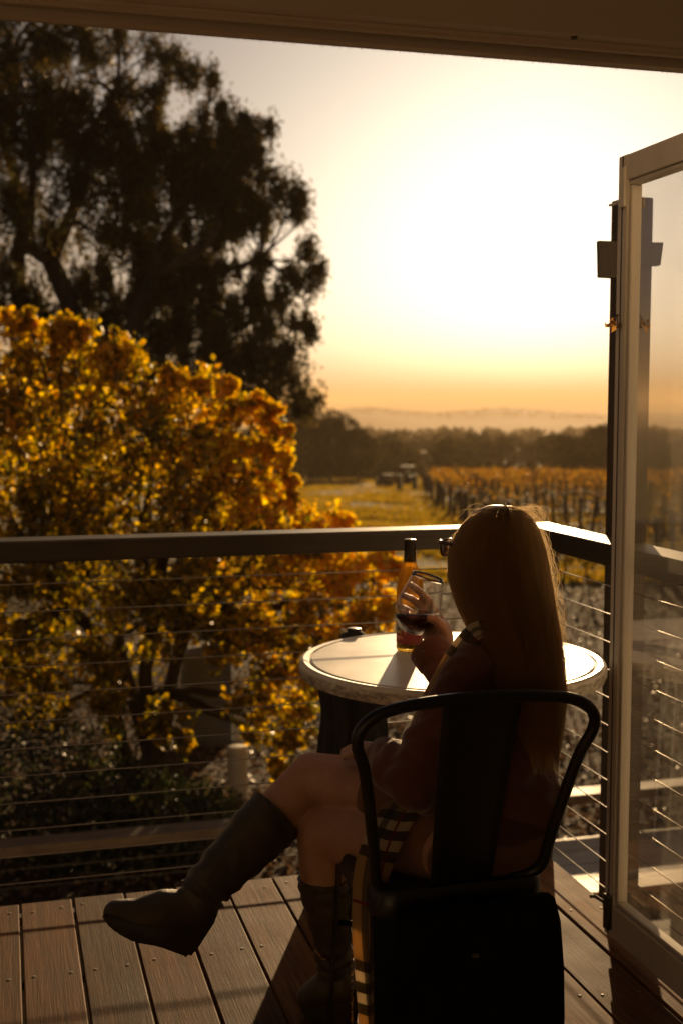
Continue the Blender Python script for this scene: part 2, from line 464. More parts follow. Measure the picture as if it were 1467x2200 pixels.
MB().tube([(DX0 - 0.006, DY1 - 0.03, DZ1 - 0.11), (DX0 - 0.008, DY1 + 0.008, DZ1 - 0.112), (DX0 - 0.012, DY1 + 0.02, DZ1 - 0.112)], 0.0035).build('knob', M_alu, la)
la = MB().bevbox(DX0 - 0.014, DX0 - 0.0005, DY1 - 0.042, DY1 - 0.018, DZ0 + 0.02, DZ0 + 0.11, 0.003).build('latch', M_alu_dark, door)
MB().tube([(DX0 - 0.008, DY1 - 0.03, DZ0 + 0.085), (DX0 - 0.02, DY1 + 0.01, DZ0 + 0.09), (DX0 - 0.03, DY1 + 0.02, DZ0 + 0.088)], 0.0045).build('knob', M_screw, la)
for hz in (0.25, 1.0, 1.75):
    MB().tube([(DX1 - 0.001, WY + 0.006, hz - 0.04), (DX1 - 0.001, WY + 0.006, hz + 0.04)], 0.006).build('hinge', M_alu, door)

# ------------------------------------------------------------------ upper deck
deck = MB()
for yy in (2.2, 2.5, 2.95, 3.33):
    deck.box(-1.9, 1.54, yy - 0.022, yy + 0.022, -0.2, -0.026)
deck.box(1.515, 1.55, 2.23, 3.3, -0.2, -0.0265)
deck_o = deck.build('deck', M_joist); tag(deck_o, 'raised timber deck outside the open doorway', kind='structure')
scr = MB().lathe([(0.0, 0.0008), (0.0034, 0.0008), (0.0042, 0.0001), (0.0042, -0.003)], 10).mesh('screw')
scr.materials.append(M_screw)
bw, by0, by1 = 0.1348, WY - 0.015, 3.395
bmesh_std = MB().bevbox(-bw / 2, bw / 2, 0, by1 - by0, -0.022, 0.0, 0.0028).mesh('deck_board'); bmesh_std.materials.append(M_deck)
bmesh_edge = MB().bevbox(-0.066, 0.066, 0, by1 - by0, -0.022, 0.0, 0.0028).mesh('deck_board_edge'); bmesh_edge.materials.append(M_deck)
for k in range(-14, 11):
    xc = 0.0155 + 0.141 * k + 0.0705
    edge = k == 10
    if edge: xc = 1.4285 + 0.003 + 0.066
    o = link('deck_board', bmesh_edge if edge else bmesh_std, M_deck, deck_o)
    o.location = (xc, by0, random.uniform(-0.0015, 0.001))
    o.rotation_euler = (0, 0, random.uniform(-0.0006, 0.0006))
    for yy in (2.5, 2.95, 3.34):
        for sx in (-0.042, 0.042):
            if random.random() < 0.04: continue
            s_ = link('screw', scr, M_screw, o)
            s_.location = (sx + random.uniform(-.006, .006), yy - by0 + random.uniform(-.012, .012), 0.0004)
MB().box(-1.9, 1.56, 3.36, 3.392, -0.24, -0.027).build('fascia_board', M_joist, deck_o)
for px_ in (-1.6, 0.1, 1.4):
    MB().box(px_ - .06, px_ + .06, 3.22, 3.34, -2.3, -0.205).build('support_post', M_post, deck_o)

# railing of the upper deck
rail = empty('deck_railing', (1.56, 3.45, -0.2))
tag(rail, 'dark timber balcony railing with thin steel wires around the deck', 'railing')
RI = Matrix.Translation((-1.56, -3.45, 0.2))
def rpart(name, mb, mat, smooth=False):
    o = mb.build(name, mat, rail, smooth); o.matrix_parent_inverse = RI; return o
rpart('handrail', MB().bevbox(-2.6, 1.625, 3.398, 3.508, 0.94, 1.0, 0.004), M_rail)
rpart('handrail', MB().bevbox(1.525, 1.625, WY + 0.002, 3.396, 0.94, 1.0, 0.004), M_rail_y)
rpart('post', MB().bevbox(1.53, 1.612, 3.41, 3.495, -0.6, 0.9395, 0.003), M_post)
rpart('post', MB().bevbox(-0.125, -0.043, 3.41, 3.495, -0.6, 0.9395, 0.003), M_post)
rpart('post', MB().bevbox(-1.9, -1.82, 3.41, 3.495, -0.6, 0.9395, 0.003), M_post)
for k in range(12):
    z = 0.036 + 0.0763 * k
    sag = random.uniform(-.002, .001)
    rpart('wire', MB().tube([(-2.5, 3.45, z), (-.08, 3.45, z), (0.7, 3.45, z + sag), (1.57, 3.45, z)], 0.0017, 6), M_wire, True)
    rpart('wire', MB().tube([(1.571, 3.45, z), (1.571, 2.6, z + sag), (1.571, WY + 0.005, z)], 0.0017, 6), M_wire, True)

# tall post beside the railing with a short cross board and a dried sprig
tp = empty('veranda_post', (1.668, 3.085, 0))
tag(tp, 'tall dark timber post with a short crosspiece behind the glass door', 'post')
MB().bevbox(-0.045, 0.035, -0.045, 0.045, -2.3, 1.92, 0.004).build('shaft', M_post, tp)
cb = MB()
q0 = [P(1285, 517, 3.29), P(1337, 519, 3.29), P(1424, 521, 3.29), P(1419, 569, 3.29), P(1338, 572, 3.29), P(1338, 597, 3.29), P(1288, 594, 3.29)]
base = np.array([1.668, 3.085, 0.0]); th = HF * 0.03
loc = [p - base - HF * np.dot(p - base, HF) - HF * 0.062 for p in q0]
n_ = len(loc)
cb.add([p - th * 0.5 for p in loc] + [p + th * 0.5 for p in loc], [tuple(range(n_))[::-1], tuple(range(n_, 2 * n_))] + [(i, (i + 1) % n_, n_ + (i + 1) % n_, n_ + i) for i in range(n_)])
cb.build('crosspiece', M_post, tp)

# ------------------------------------------------------------------ metal chair
def make_chair():
    root = empty('metal_chair')
    hw0, hw1 = 0.168, 0.232
    pts = [(-0.12, -0.125, 0.437), (-0.15, -0.135, 0.445), (-hw0 - .004, -0.148, 0.47), (-hw0 - 0.012, -0.165, 0.53), (-0.210, -0.21, 0.69), (-hw1, -0.232, 0.755), (-hw1 + .006, -0.24, 0.79),
           (-0.192, -0.245, 0.815), (-0.125, -0.249, 0.829), (0, -0.252, 0.836)]
    pts = pts + [(-x, y, z) for x, y, z in pts[::-1][1:]]
    MB().tube(spline(pts, 70), 0.0114, 12).build('backrest', M_black, root, True)
    sp_ = []
    for t in np.linspace(0, 1, 14):
        z = 0.43 + t * 0.4; y = -0.14 - 0.108 * t + 0.004 * math.sin(t * 3.1); w = 0.062 + 0.016 * t
        sp_.append((w, y, z))
    V, Fc = [], []
    for (w, y, z) in sp_:
        for q in np.linspace(-1, 1, 9): V.append((w * q, y - 0.010 * (q * q - .5), z))
    for (w, y, z) in sp_:
        for q in np.linspace(-1, 1, 9): V.append((w * q, y - 0.010 * (q * q - .5) + 0.002, z))
    n1 = len(sp_) * 9
    for a in range(len(sp_) - 1):
        for c in range(8):
            k = a * 9 + c
            Fc += [(k, k + 1, k + 10, k + 9), (n1 + k, n1 + k + 9, n1 + k + 10, n1 + k + 1)]
        Fc += [(a * 9, a * 9 + 9, n1 + a * 9 + 9, n1 + a * 9), (a * 9 + 8, n1 + a * 9 + 8, n1 + a * 9 + 17, a * 9 + 17)]
    MB().add(V, Fc).build('splat', M_black, root, True)
    # seat: rounded square dished sheet with rolled rim
    poly = []
    for (cx, cy, a0) in ((0.13, 0.15, 0), (-0.13, 0.15, 90), (-0.13, -0.12, 180), (0.13, -0.12, 270)):
        for a in np.linspace(a0, a0 + 90, 7):
            poly.append((cx + 0.045 * math.cos(math.radians(a)), cy + 0.045 * math.sin(math.radians(a))))
    n = len(poly)
    rings = [(1.0, 0.395), (1.01, 0.40), (1.0, 0.44), (0.97, 0.447), (0.9, 0.442), (0.5, 0.436), (0.02, 0.434)]
    V = [(x * s_, (y - .015) * s_ + .015, z) for s_, z in rings for x, y in poly]
    Fc = [(r * n + k, r * n + (k + 1) % n, (r + 1) * n + (k + 1) % n, (r + 1) * n + k) for r in range(len(rings) - 1) for k in range(n)]
    Fc.append(tuple((len(rings) - 1) * n + k for k in range(n)))
    autosmooth(MB().add(V, Fc).build('seat', M_black, root), 50)
    for sx in (-1, 1):
        for (y0, y1) in ((-0.125, -0.20), (0.15, 0.19)):
            lb = MB()
            sy = 1 if y0 > 0 else -1
            for k, (wx, wy) in enumerate(((0.06, 0.005), (0.005, 0.055))):
                V = []
                for t in np.linspace(0, 1, 6):
                    z = 0.437 * (1 - t); cx = sx * (0.172 + 0.014 * t); cy = y0 + (y1 - y0) * t; tap = 1 - 0.55 * t
                    ax = wx * tap if wx > .01 else wx; ay = wy * tap if wy > .01 else wy
                    for (qx, qy) in ((0, 0), (1, 0), (1, 1), (0, 1)):
                        V.append((cx - sx * qx * ax, cy - sy * qy * ay + (sy * .0005 if k else 0), z))
                Fc = [(r * 4 + c, r * 4 + (c + 1) % 4, r * 4 + 4 + (c + 1) % 4, r * 4 + 4 + c) for r in range(5) for c in range(4)] + [(0, 1, 2, 3), (20, 21, 22, 23)]
                lb.add(V, Fc)
            lb.build('leg', M_black, root)
    for (a, c) in (((-0.165, -0.15, 0.27), (0.165, 0.15, 0.27)), ((0.165, -0.15, 0.26), (-0.165, 0.15, 0.26))):
        MB().tube([a, ((a[0] + c[0]) / 2, (a[1] + c[1]) / 2, a[2] + .03), c], 0.006, 8, flat=1.6).build('brace', M_black, root, True)
    return root
chair = make_chair()
tag(chair, 'black metal cafe chair the seated person leans on', 'chair', 'black metal cafe chairs')
CH = P(1037, 1497, 2.25) + np.array([0, 0.252, 0]); CH[2] = 0
chair.location = CH

# ------------------------------------------------------------------ cafe table
TZ, TC, TR = 0.725, (1.083, 2.9), 0.387
tab = empty('cafe_table', (TC[0], TC[1], 0)); tag(tab, 'round white cafe table with a grooved worn rim beside the railing', 'table')
m, nt, b = newmat('table laminate')
v = mapping(nt, (1, 1, 1))
stain = noise(nt, 7, 6, 0.65, v)
base_ = ramp(nt, stain, [(0.3, (0.62, 0.59, 0.54)), (0.7, (0.78, 0.76, 0.71))])
sp = nt.nodes.new('ShaderNodeSeparateXYZ'); nt.links.new(v, sp.inputs[0])
edge = nt.nodes.new('ShaderNodeMapRange'); edge.inputs[1].default_value = TZ - 0.006; edge.inputs[2].default_value = TZ - 0.012
nt.links.new(sp.outputs[2], edge.inputs[0])
dirt = ramp(nt, noise(nt, 38, 8, 0.75, mapping(nt, (1, 1, 2.2))), [(0.42, (0.16, 0.12, 0.08)), (0.6, (1, 1, 1))])
col_ = mixcol(nt, math_(nt, 'MULTIPLY', edge.outputs[0], 0.75), base_, mixcol(nt, 1.0, base_, dirt, 'MULTIPLY'))
nt.links.new(col_, b.inputs['Base Color'])
rr_ = nt.nodes.new('ShaderNodeMapRange'); rr_.inputs[3].default_value = 0.28; rr_.inputs[4].default_value = 0.5
nt.links.new(stain, rr_.inputs[0]); nt.links.new(rr_.outputs[0], b.inputs['Roughness'])
bump(nt, b, noise(nt, 240, 4, 0.7, v), 0.12, 0.001)
M_table = m
prof = [(0.001, TZ), (TR - 0.034, TZ), (TR - 0.031, TZ - 0.004), (TR - 0.027, TZ - 0.0045), (TR - 0.024, TZ - 0.001), (TR - 0.012, TZ + 0.001), (TR - 0.004, TZ - 0.003), (TR, TZ - 0.012), (TR - 0.001, TZ - 0.026), (TR - 0.006, TZ - 0.038), (TR - 0.018, TZ - 0.042), (TR - 0.03, TZ - 0.036), (0.03, TZ - 0.036)]
o = MB().lathe(prof, 128).build('table_top', M_table, tab, True); autosmooth(o, 35)
MB().lathe([(0.001, TZ - 0.037), (0.09, TZ - 0.037), (0.09, TZ - 0.042), (0.03, TZ - 0.06), (0.026, 0.1), (0.04, 0.06), (0.001, 0.05)], 24).build('column', M_black, tab, True)
for k in range(4):
    a = math.radians(45 + 90 * k)
    c, s_ = math.cos(a), math.sin(a)
    MB().tube([(0.02 * c, 0.02 * s_, 0.085), (0.15 * c, 0.15 * s_, 0.06), (0.25 * c, 0.25 * s_, 0.025), (0.27 * c, 0.27 * s_, 0.012)], [0.018, 0.016, 0.013, 0.012], 8).build('foot', M_black, tab, True)

# wine bottle
m, nt, b = newmat('green bottle glass')
b.inputs['Base Color'].default_value = (0.86, 0.6, 0.16, 1); b.inputs['Transmission Weight'].default_value = 1.0; b.inputs['Roughness'].default_value = 0.05; b.inputs['IOR'].default_value = 1.45
tl = nt.nodes.new('ShaderNodeBsdfTranslucent'); tl.inputs[0].default_value = (0.95, 0.68, 0.12, 1); mx = nt.nodes.new('ShaderNodeMixShader'); mx.inputs[0].default_value = 0.4
nt.links.new(b.outputs[0], mx.inputs[1]); nt.links.new(tl.outputs[0], mx.inputs[2]); nt.links.new(mx.outputs[0], nt.nodes['Material Output'].inputs[0])
M_bottle = m
BP = onz(879, 1398, TZ)
bot = empty('wine_bottle', (BP[0], BP[1], TZ + 0.0015)); tag(bot, 'wine bottle with a red label standing on the round table', 'bottle')
br = 0.0345
bo_ = [(0.001, 0.006), (0.022, 0.004), (0.031, 0.0), (br, 0.006), (br, 0.165), (0.033, 0.185), (0.025, 0.21), (0.0175, 0.228), (0.0148, 0.245), (0.0142, 0.283)]
bi_ = [(0.0118, 0.283), (0.0124, 0.245), (0.015, 0.229), (0.0225, 0.2095), (0.0305, 0.184), (br - .0024, 0.165), (br - .0024, 0.009), (0.001, 0.009)]
MB().lathe(bo_ + bi_, 40).build('glass_body', M_bottle, bot, True)
M_wine_dark = simple('red wine in bottle', (0.012, 0.004, 0.003), (0.015, 0.006, 0.004), 5, 0.2, 0, 0)
MB().lathe([(0.001, 0.0095), (br - .003, 0.0095), (br - .003, 0.12), (0.001, 0.12)], 32).build('wine', M_wine_dark, bot, True)
M_caps = simple('bottle capsule', (0.02, 0.013, 0.009), (0.03, 0.02, 0.014), 30, 0.3, 0.3, 0.05)
MB().lathe([(0.0148, 0.232), (0.0153, 0.232), (0.0149, 0.285), (0.0152, 0.287), (0.0152, 0.291), (0.0, 0.2918)], 32).build('capsule', M_caps, bot, True)
m, nt, b = newmat('wine label print')
tcn = nt.nodes.new('ShaderNodeTexCoord'); sp = nt.nodes.new('ShaderNodeSeparateXYZ'); nt.links.new(tcn.outputs['UV'], sp.inputs[0])
U_, V_ = sp.outputs[0], sp.outputs[1]
def band(x, a, c):
    return math_(nt, 'MULTIPLY', math_(nt, 'GREATER_THAN', x, a), math_(nt, 'LESS_THAN', x, c))
pic = math_(nt, 'MULTIPLY', band(U_, 0.12, 0.42), band(V_, 0.42, 0.92))
strip = math_(nt, 'MULTIPLY', band(U_, 0.16, 0.38), band(V_, 0.33, 0.40))
side = math_(nt, 'MULTIPLY', band(U_, 0.455, 0.50), band(V_, 0.3, 0.9))
mpn = nt.nodes.new('ShaderNodeMapping'); mpn.inputs['Scale'].default_value = (1, .25, 1); nt.links.new(tcn.outputs['UV'], mpn.inputs[0])
scrib = math_(nt, 'MULTIPLY', math_(nt, 'MULTIPLY', band(U_, 0.13, 0.42), band(V_, 0.14, 0.24)), math_(nt, 'GREATER_THAN', noise(nt, 60, 2, 0.5, mpn.outputs[0]), 0.5))
c_ = mixcol(nt, pic, (0.22, 0.025, 0.02), ramp(nt, noise(nt, 14, 4, 0.6, tcn.outputs['UV']), [(0.45, (0.03, 0.04, 0.035)), (0.6, (0.45, 0.42, 0.36))]))
c_ = mixcol(nt, strip, c_, (0.4, 0.28, 0.06)); c_ = mixcol(nt, side, c_, (0.4, 0.13, 0.04)); c_ = mixcol(nt, scrib, c_, (0.65, 0.3, 0.2))
nt.links.new(c_, b.inputs['Base Color']); b.inputs['Roughness'].default_value = 0.5
nL = 40; V, Fc, UV = [], [], []
a0 = math.atan2(-BP[1], -BP[0]) - 0.25
for k in range(nL + 1):
    a = a0 - 1.7 + 3.4 * k / nL
    for z in (0.022, 0.105): V.append(((br + .0004) * math.cos(a), (br + .0004) * math.sin(a), z))
for k in range(nL): Fc.append((2 * k, 2 * k + 2, 2 * k + 3, 2 * k + 1))
me = bpy.data.meshes.new('label'); me.from_pydata(V, [], Fc); uvl = me.uv_layers.new(name='UVMap')
for poly in me.polygons:
    for li in poly.loop_indices:
        vi = me.loops[li].vertex_index; uvl.data[li].uv = ((vi // 2) / nL, float(vi % 2))
link('label', me, m, bot, True)

# covered stand behind the table
CS = P(760, 1480, 3.47)
cov = empty('covered_stand', (CS[0], CS[1], 0)); tag(cov, 'narrow stand under a pleated black cloth behind the round table', 'covered stand')
nA_, V, Fc = 90, [], []
prof = [(0.0, 0.735), (0.012, 0.734), (0.026, 0.729), (0.038, 0.719), (0.046, 0.704), (0.06, 0.68), (0.086, 0.61), (0.098, 0.575), (0.09, 0.53), (0.086, 0.5), (0.09, 0.44), (0.097, 0.36), (0.1, 0.2), (0.104, 0.05), (0.106, 0.02)]
for (r, z) in prof:
    for k in range(nA_):
        a = 2 * math.pi * k / nA_
        f = np.clip((0.74 - z) / 0.2, 0, 1)
        rr = r * (1 + f * (0.07 * math.sin(a * 11 + 3 * z) + 0.05 * math.sin(a * 7 + 1.3 - 5 * z)))
        V.append((rr * math.cos(a), rr * math.sin(a), z))
for q in range(len(prof) - 1):
    for k in range(nA_): Fc.append((q * nA_ + k, q * nA_ + (k + 1) % nA_, (q + 1) * nA_ + (k + 1) % nA_, (q + 1) * nA_ + k))
MB().add(V, Fc).build('cloth', M_coatcloth, cov, True)
MB().lathe([(0.001, 0.74), (0.02, 0.74), (0.02, 0.02), (0.08, 0.012), (0.08, 0.0), (0.001, 0.0)], 20).build('pole', M_black, cov, True)
# ------------------------------------------------------------------ foliage tools
def leaf_cloud(name, C, size, col, aspect=0.6, droop=0.5, fold=0.25, mat=None, parent=None, dirs=None):
    """one small folded leaf (two triangles) per centre"""
    N = len(C)
    d = rng.normal(size=(N, 3)) if dirs is None else dirs + rng.normal(size=(N, 3)) * 0.5
    d[:, 2] -= droop * 1.5
    d /= np.linalg.norm(d, axis=1, keepdims=True)
    s_ = rng.normal(size=(N, 3)); s_ -= d * (s_ * d).sum(1, keepdims=True); s_ /= np.linalg.norm(s_, axis=1, keepdims=True)
    n = np.cross(d, s_)
    L = size[:, None]
    base = C - d * L * 0.5; tip = C + d * L * 0.5 - n * L * 0.12
    ctr = base + d * L * 0.45
    l = ctr + s_ * L * aspect * 0.5 + n * L * fold * aspect; r = ctr - s_ * L * aspect * 0.5 + n * L * fold * aspect
    V = np.stack([base, l, tip, r], 1).reshape(-1, 3)
    k = np.arange(N)[:, None] * 4
    Fc = np.concatenate([k + np.array([[0, 1, 2]]), k + np.array([[0, 2, 3]])], 1).reshape(-1, 3)
    me = npmesh(name, V, Fc, np.repeat(col, 4, axis=0))
    return link(name, me, mat, parent)

def in_blob(n, c, r, shell=0.35):
    """points in an ellipsoid, denser near its skin"""
    v = rng.normal(size=(n, 3)); v /= np.linalg.norm(v, axis=1, keepdims=True)
    q = (shell + (1 - shell) * rng.random(n) ** 0.6)[:, None]
    return np.asarray(c) + v * q * np.asarray(r)

def colmix(n, pal, jitter=0.15):
    pal = np.array(pal); k = rng.integers(0, len(pal), n)
    t = rng.random((n, 1)); k2 = rng.integers(0, len(pal), n)
    c = pal[k] * (1 - t * .5) + pal[k2] * t * .5
    return np.clip(c * (1 + rng.normal(size=(n, 1)) * jitter), 0.003, 1)

def limb(mb, p0, p1, r0, r1, wob=0.08, n=7, sides=7, droop=0.0):
    p0 = np.array(p0, float); p1 = np.array(p1, float)
    L = np.linalg.norm(p1 - p0)
    pts, rad = [], []
    ph = rng.normal(size=3) * wob * L
    ph2 = rng.normal(size=3) * wob * 0.5 * L
    for t in np.linspace(0, 1, n):
        p = p0 + (p1 - p0) * t + ph * math.sin(math.pi * t) + ph2 * math.sin(2 * math.pi * t) + np.array([0, 0, 1]) * droop * L * math.sin(math.pi * t)
        pts.append(p); rad.append(r0 + (r1 - r0) * t ** 0.8)
    mb.tube(pts, rad, sides)
    return pts

M_leaf_aut = leafmat('autumn leaf', 0.65, 0.05, 1.3)
M_leaf_euc = leafmat('eucalypt leaf', 0.5, 0.06, 1.6)
M_leaf_far = leafmat('far foliage', 0.35, 0.0, 1.0)
M_leaf_litter = leafmat('fallen leaf', 0.25, 0.07, 1.0)
M_grass = leafmat('grass blade', 0.55, 0.04, 1.1)
M_bark = simple('bark', (0.03, 0.02, 0.013), (0.09, 0.062, 0.04), 12, 0.9, 0, 0.8, 0.03, stretch=(1, 1, 0.3))
M_bark_euc = simple('eucalypt bark', (0.05, 0.036, 0.026), (0.14, 0.105, 0.08), 4, 0.85, 0, 0.5, 0.04, stretch=(1, 1, 0.3))

# ------------------------------------------------------------------ person
def capsule(mb, p0, r0, p1, r1, n=18, flat=False):
    p0, p1 = Vector(p0), Vector(p1)
    ax = (p1 - p0); L = ax.length
    M = Matrix.Translation(p0) @ ax.to_track_quat('Z', 'Y').to_matrix().to_4x4()
    prof = []
    if flat: prof += [(0.0005, 0.0), (r0, 0.0)]
    else: prof += [(max(0.0005, r0 * math.sin(a)), -r0 * math.cos(a)) for a in np.linspace(0, math.pi / 2, 6)]
    if flat: prof += [(r1, L), (0.0005, L)]
    else: prof += [(max(0.0005, r1 * math.cos(a)), L + r1 * math.sin(a)) for a in np.linspace(0, math.pi / 2, 6)]
    V, Fc = [], []
    for (r, z) in prof:
        for k in range(n):
            a = 2 * math.pi * k / n
            V.append(M @ Vector((r * math.cos(a), r * math.sin(a), z)))
    m_ = len(prof)
    for i_ in range(m_ - 1):
        for k in range(n): Fc.append((i_ * n + k, i_ * n + (k + 1) % n, (i_ + 1) * n + (k + 1) % n, (i_ + 1) * n + k))
    Fc.append(tuple(range(n))[::-1]); Fc.append(tuple((m_ - 1) * n + k for k in range(n)))
    mb.add(V, Fc)
def chain(mb, pts, flat=False):
    for (a, ra), (c, rc) in zip(pts[:-1], pts[1:]): capsule(mb, a, ra, c, rc, flat=flat)
def ellip(mb, c, axes, n=20):
    """axes: three vectors (already scaled)"""
    V, Fc = [], []
    A_ = np.array(axes)
    for i_ in range(1, n):
        th_ = math.pi * i_ / n
        for k in range(n):
            ph = 2 * math.pi * k / n
            V.append(np.asarray(c) + A_[0] * math.sin(th_) * math.cos(ph) + A_[1] * math.sin(th_) * math.sin(ph) + A_[2] * math.cos(th_))
    for i_ in range(n - 2):
        for k in range(n): Fc.append((i_ * n + k, (i_ + 1) * n + k, (i_ + 1) * n + (k + 1) % n, i_ * n + (k + 1) % n))
    Fc.append(tuple(range(n))[::-1]); Fc.append(tuple((n - 2) * n + k for k in range(n)))
    mb.add(V, Fc)
def fuse(name, mb, voxel, smooth, mat, parent=None):
    me = mb.mesh(name + '_src')
    o = bpy.data.objects.new(name + '_src', me); COL.objects.link(o)
    r_ = o.modifiers.new('r', 'REMESH'); r_.mode = 'VOXEL'; r_.voxel_size = voxel; r_.use_smooth_shade = True
    s_ = o.modifiers.new('s', 'SMOOTH'); s_.iterations = smooth; s_.factor = 0.5
    dg = bpy.context.evaluated_depsgraph_get(); dg.update()
    out_ = bpy.data.meshes.new_from_object(o.evaluated_get(dg))
    bpy.data.objects.remove(o); bpy.data.meshes.remove(me)
    out_.name = name; out_.materials.clear()
    return link(name, out_, mat, parent, True)

def facing(a):
    a = math.radians(a)
    return -math.sin(a) * RGT + math.cos(a) * HF, -math.cos(a) * RGT - math.sin(a) * HF
ZU = np.array([0, 0, 1.0])
bf, bl = facing(50)
hf_, hl_ = facing(50)

m, nt, b = newmat('skin')
v = mapping(nt, (1, 1, 1)); nt.links.new(ramp(nt, noise(nt, 20, 4, .6, v), [(0.3, (0.36, 0.185, 0.115)), (0.7, (0.45, 0.25, 0.165))]), b.inputs['Base Color'])
b.inputs['Roughness'].default_value = 0.5; b.inputs['Subsurface Weight'].default_value = 0.25; b.inputs['Subsurface Radius'].default_value = (0.012, 0.005, 0.002); b.inputs['Subsurface Scale'].default_value = 1.0
bump(nt, b, noise(nt, 400, 3, .7, v), 0.15, 0.0006)
M_skin = m
def fabric(name, c0, c1, weave=900, rough=0.85, fold=18, sheen=0.3, foldamt=0.5):
    m, nt, b = newmat(name)
    v = mapping(nt, (1, 1, 1))
    nt.links.new(ramp(nt, noise(nt, 9, 5, .6, v), [(0.3, c0), (0.7, c1)]), b.inputs['Base Color'])
    b.inputs['Roughness'].default_value = rough; b.inputs['Sheen Weight'].default_value = sheen; b.inputs['Sheen Roughness'].default_value = 0.5
    h1 = noise(nt, fold, 3, .55, mapping(nt, (1, 1, .45))); h2 = noise(nt, weave, 2, .5, v)
    bump(nt, b, math_(nt, 'ADD', math_(nt, 'MULTIPLY', h1, foldamt), math_(nt, 'MULTIPLY', h2, 0.05)), 0.6, 0.02)
    return m
M_coat = fabric('russet coat', (0.10, 0.028, 0.014), (0.15, 0.045, 0.022))
M_skirt = fabric('brown skirt', (0.14, 0.06, 0.028), (0.2, 0.09, 0.045), sheen=0.1)
M_boot = fabric('dark boot leather', (0.03, 0.02, 0.009), (0.055, 0.037, 0.017), weave=500, rough=0.48, fold=15, sheen=0.0, foldamt=0.35)
M_sole = simple('boot sole', (0.02, 0.014, 0.01), (0.035, 0.025, 0.018), 20, 0.7, 0, 0.2)

HED = P(1066, 1195, 2.52)
LS, LE, LW = P(1012, 1445, 2.40), P(893, 1675, 2.385), P(820, 1628, 2.515)
RS, RE, RW = P(1122, 1428, 2.58), P(1030, 1545, 2.66), P(950, 1388, 2.785)
HIPR, KNR, ANR = P(985, 1748, 2.50), P(672, 1670, 2.72), P(436, 1925, 2.56)
HIPL, KNL, ANL = P(1000, 1815, 2.45), P(692, 1790, 2.655), P(716, 2078, 2.70)
B = MB()
# trunk and head
ellip(B, P(1012, 1800, 2.47), [bl * .14, bf * .10, ZU * .10]); ellip(B, P(1040, 1640, 2.475), [bl * .115, bf * .085, ZU * .16]); ellip(B, P(1052, 1480, 2.485), [bl * .135, bf * .09, ZU * .12])
chain(B, [(LS, .04), (P(1055, 1420, 2.485), .05), (RS, .04)])
chain(B, [(P(1056, 1430, 2.485), .055), (P(1066, 1330, 2.51), .047), (HED - ZU * .05, .047)])
ellip(B, HED + ZU * .008, [hl_ * .070, hf_ * .09, ZU * .098])
ellip(B, HED + hf_ * .03 - ZU * .06, [hl_ * .052, hf_ * .055, ZU * .05])
chain(B, [(HED + hf_ * .082 + ZU * .012, .008), (HED + hf_ * .104 - ZU * .022, .011), (HED + hf_ * .092 - ZU * .03, .012)])
chain(B, [(HED + hf_ * .07 - ZU * .095, .018), (HED + hf_ * .045 - ZU * .1, .022)])
chain(B, [(HED + hf_ * .085 + hl_ * .015 - ZU * .056, .007), (HED + hf_ * .09 - ZU * .056, .009), (HED + hf_ * .085 - hl_ * .015 - ZU * .056, .007)])
for s_ in (-1, 1):
    chain(B, [(HED + hl_ * .07 * s_ - hf_ * .008 + ZU * .02, .011), (HED + hl_ * .072 * s_ - ZU * .025, .008)])
    chain(B, [(HED + hf_ * .078 + hl_ * .045 * s_ + ZU * .026, .008), (HED + hf_ * .085 + hl_ * .015 * s_ + ZU * .028, .008)])
# arms
chain(B, [(LS, .042), (LE, .036), (LW, .026)]); chain(B, [(RS, .042), (RE, .036), (RW, .025)])
# left hand resting on the thigh
chain(B, [(LW, .026), (P(796, 1620, 2.545), .026), (P(783, 1617, 2.565), .024)])
for (qx, qy, qd, r_, l_) in ((772, 1607, 2.60, .0088, 1.0), (767, 1611, 2.58, .009, 1.05), (764, 1617, 2.56, .0088, 1.0), (763, 1625, 2.54, .008, .85)):
    a = P(qx + 12, qy, qd - .01); c = P(qx - 12 * l_, qy - 3, qd + .015); e = P(qx - 28 * l_, qy + 3, qd + .03)
    chain(B, [(a, r_ + .001), (c, r_), (e, r_ * .85)])
chain(B, [(P(795, 1612, 2.57), .012), (P(780, 1600, 2.60), .010), (P(768, 1599, 2.615), .0085)])
# right hand around the glass
chain(B, [(RW, .025), (P(948, 1368, 2.80), .027), (P(944, 1352, 2.822), .025)]); chain(B, [(RW, .024), (P(932, 1368, 2.815), .025), (P(925, 1362, 2.83), .022)])
for f in ([(948, 1336, 2.832, .0105), (922, 1292, 2.862, .0095), (897, 1268, 2.862, .009), (878, 1254, 2.848, .0075)],
          [(942, 1346, 2.842, .0105), (912, 1310, 2.87, .0098), (885, 1288, 2.868, .009), (864, 1278, 2.852, .0078)],
          [(932, 1356, 2.845, .0105), (902, 1330, 2.868, .0095), (872, 1310, 2.866, .0088), (850, 1299, 2.846, .0075)],
          [(924, 1364, 2.838, .0095), (896, 1350, 2.855, .0085), (874, 1341, 2.85, .008), (860, 1332, 2.838, .007)]):
    chain(B, [(P(x, y, d), r_) for x, y, d, r_ in f])
chain(B, [(P(955, 1370, 2.79), .0155), (P(948, 1346, 2.757), .0125), (P(935, 1332, 2.742), .0105), (P(921, 1328, 2.738), .0088)])
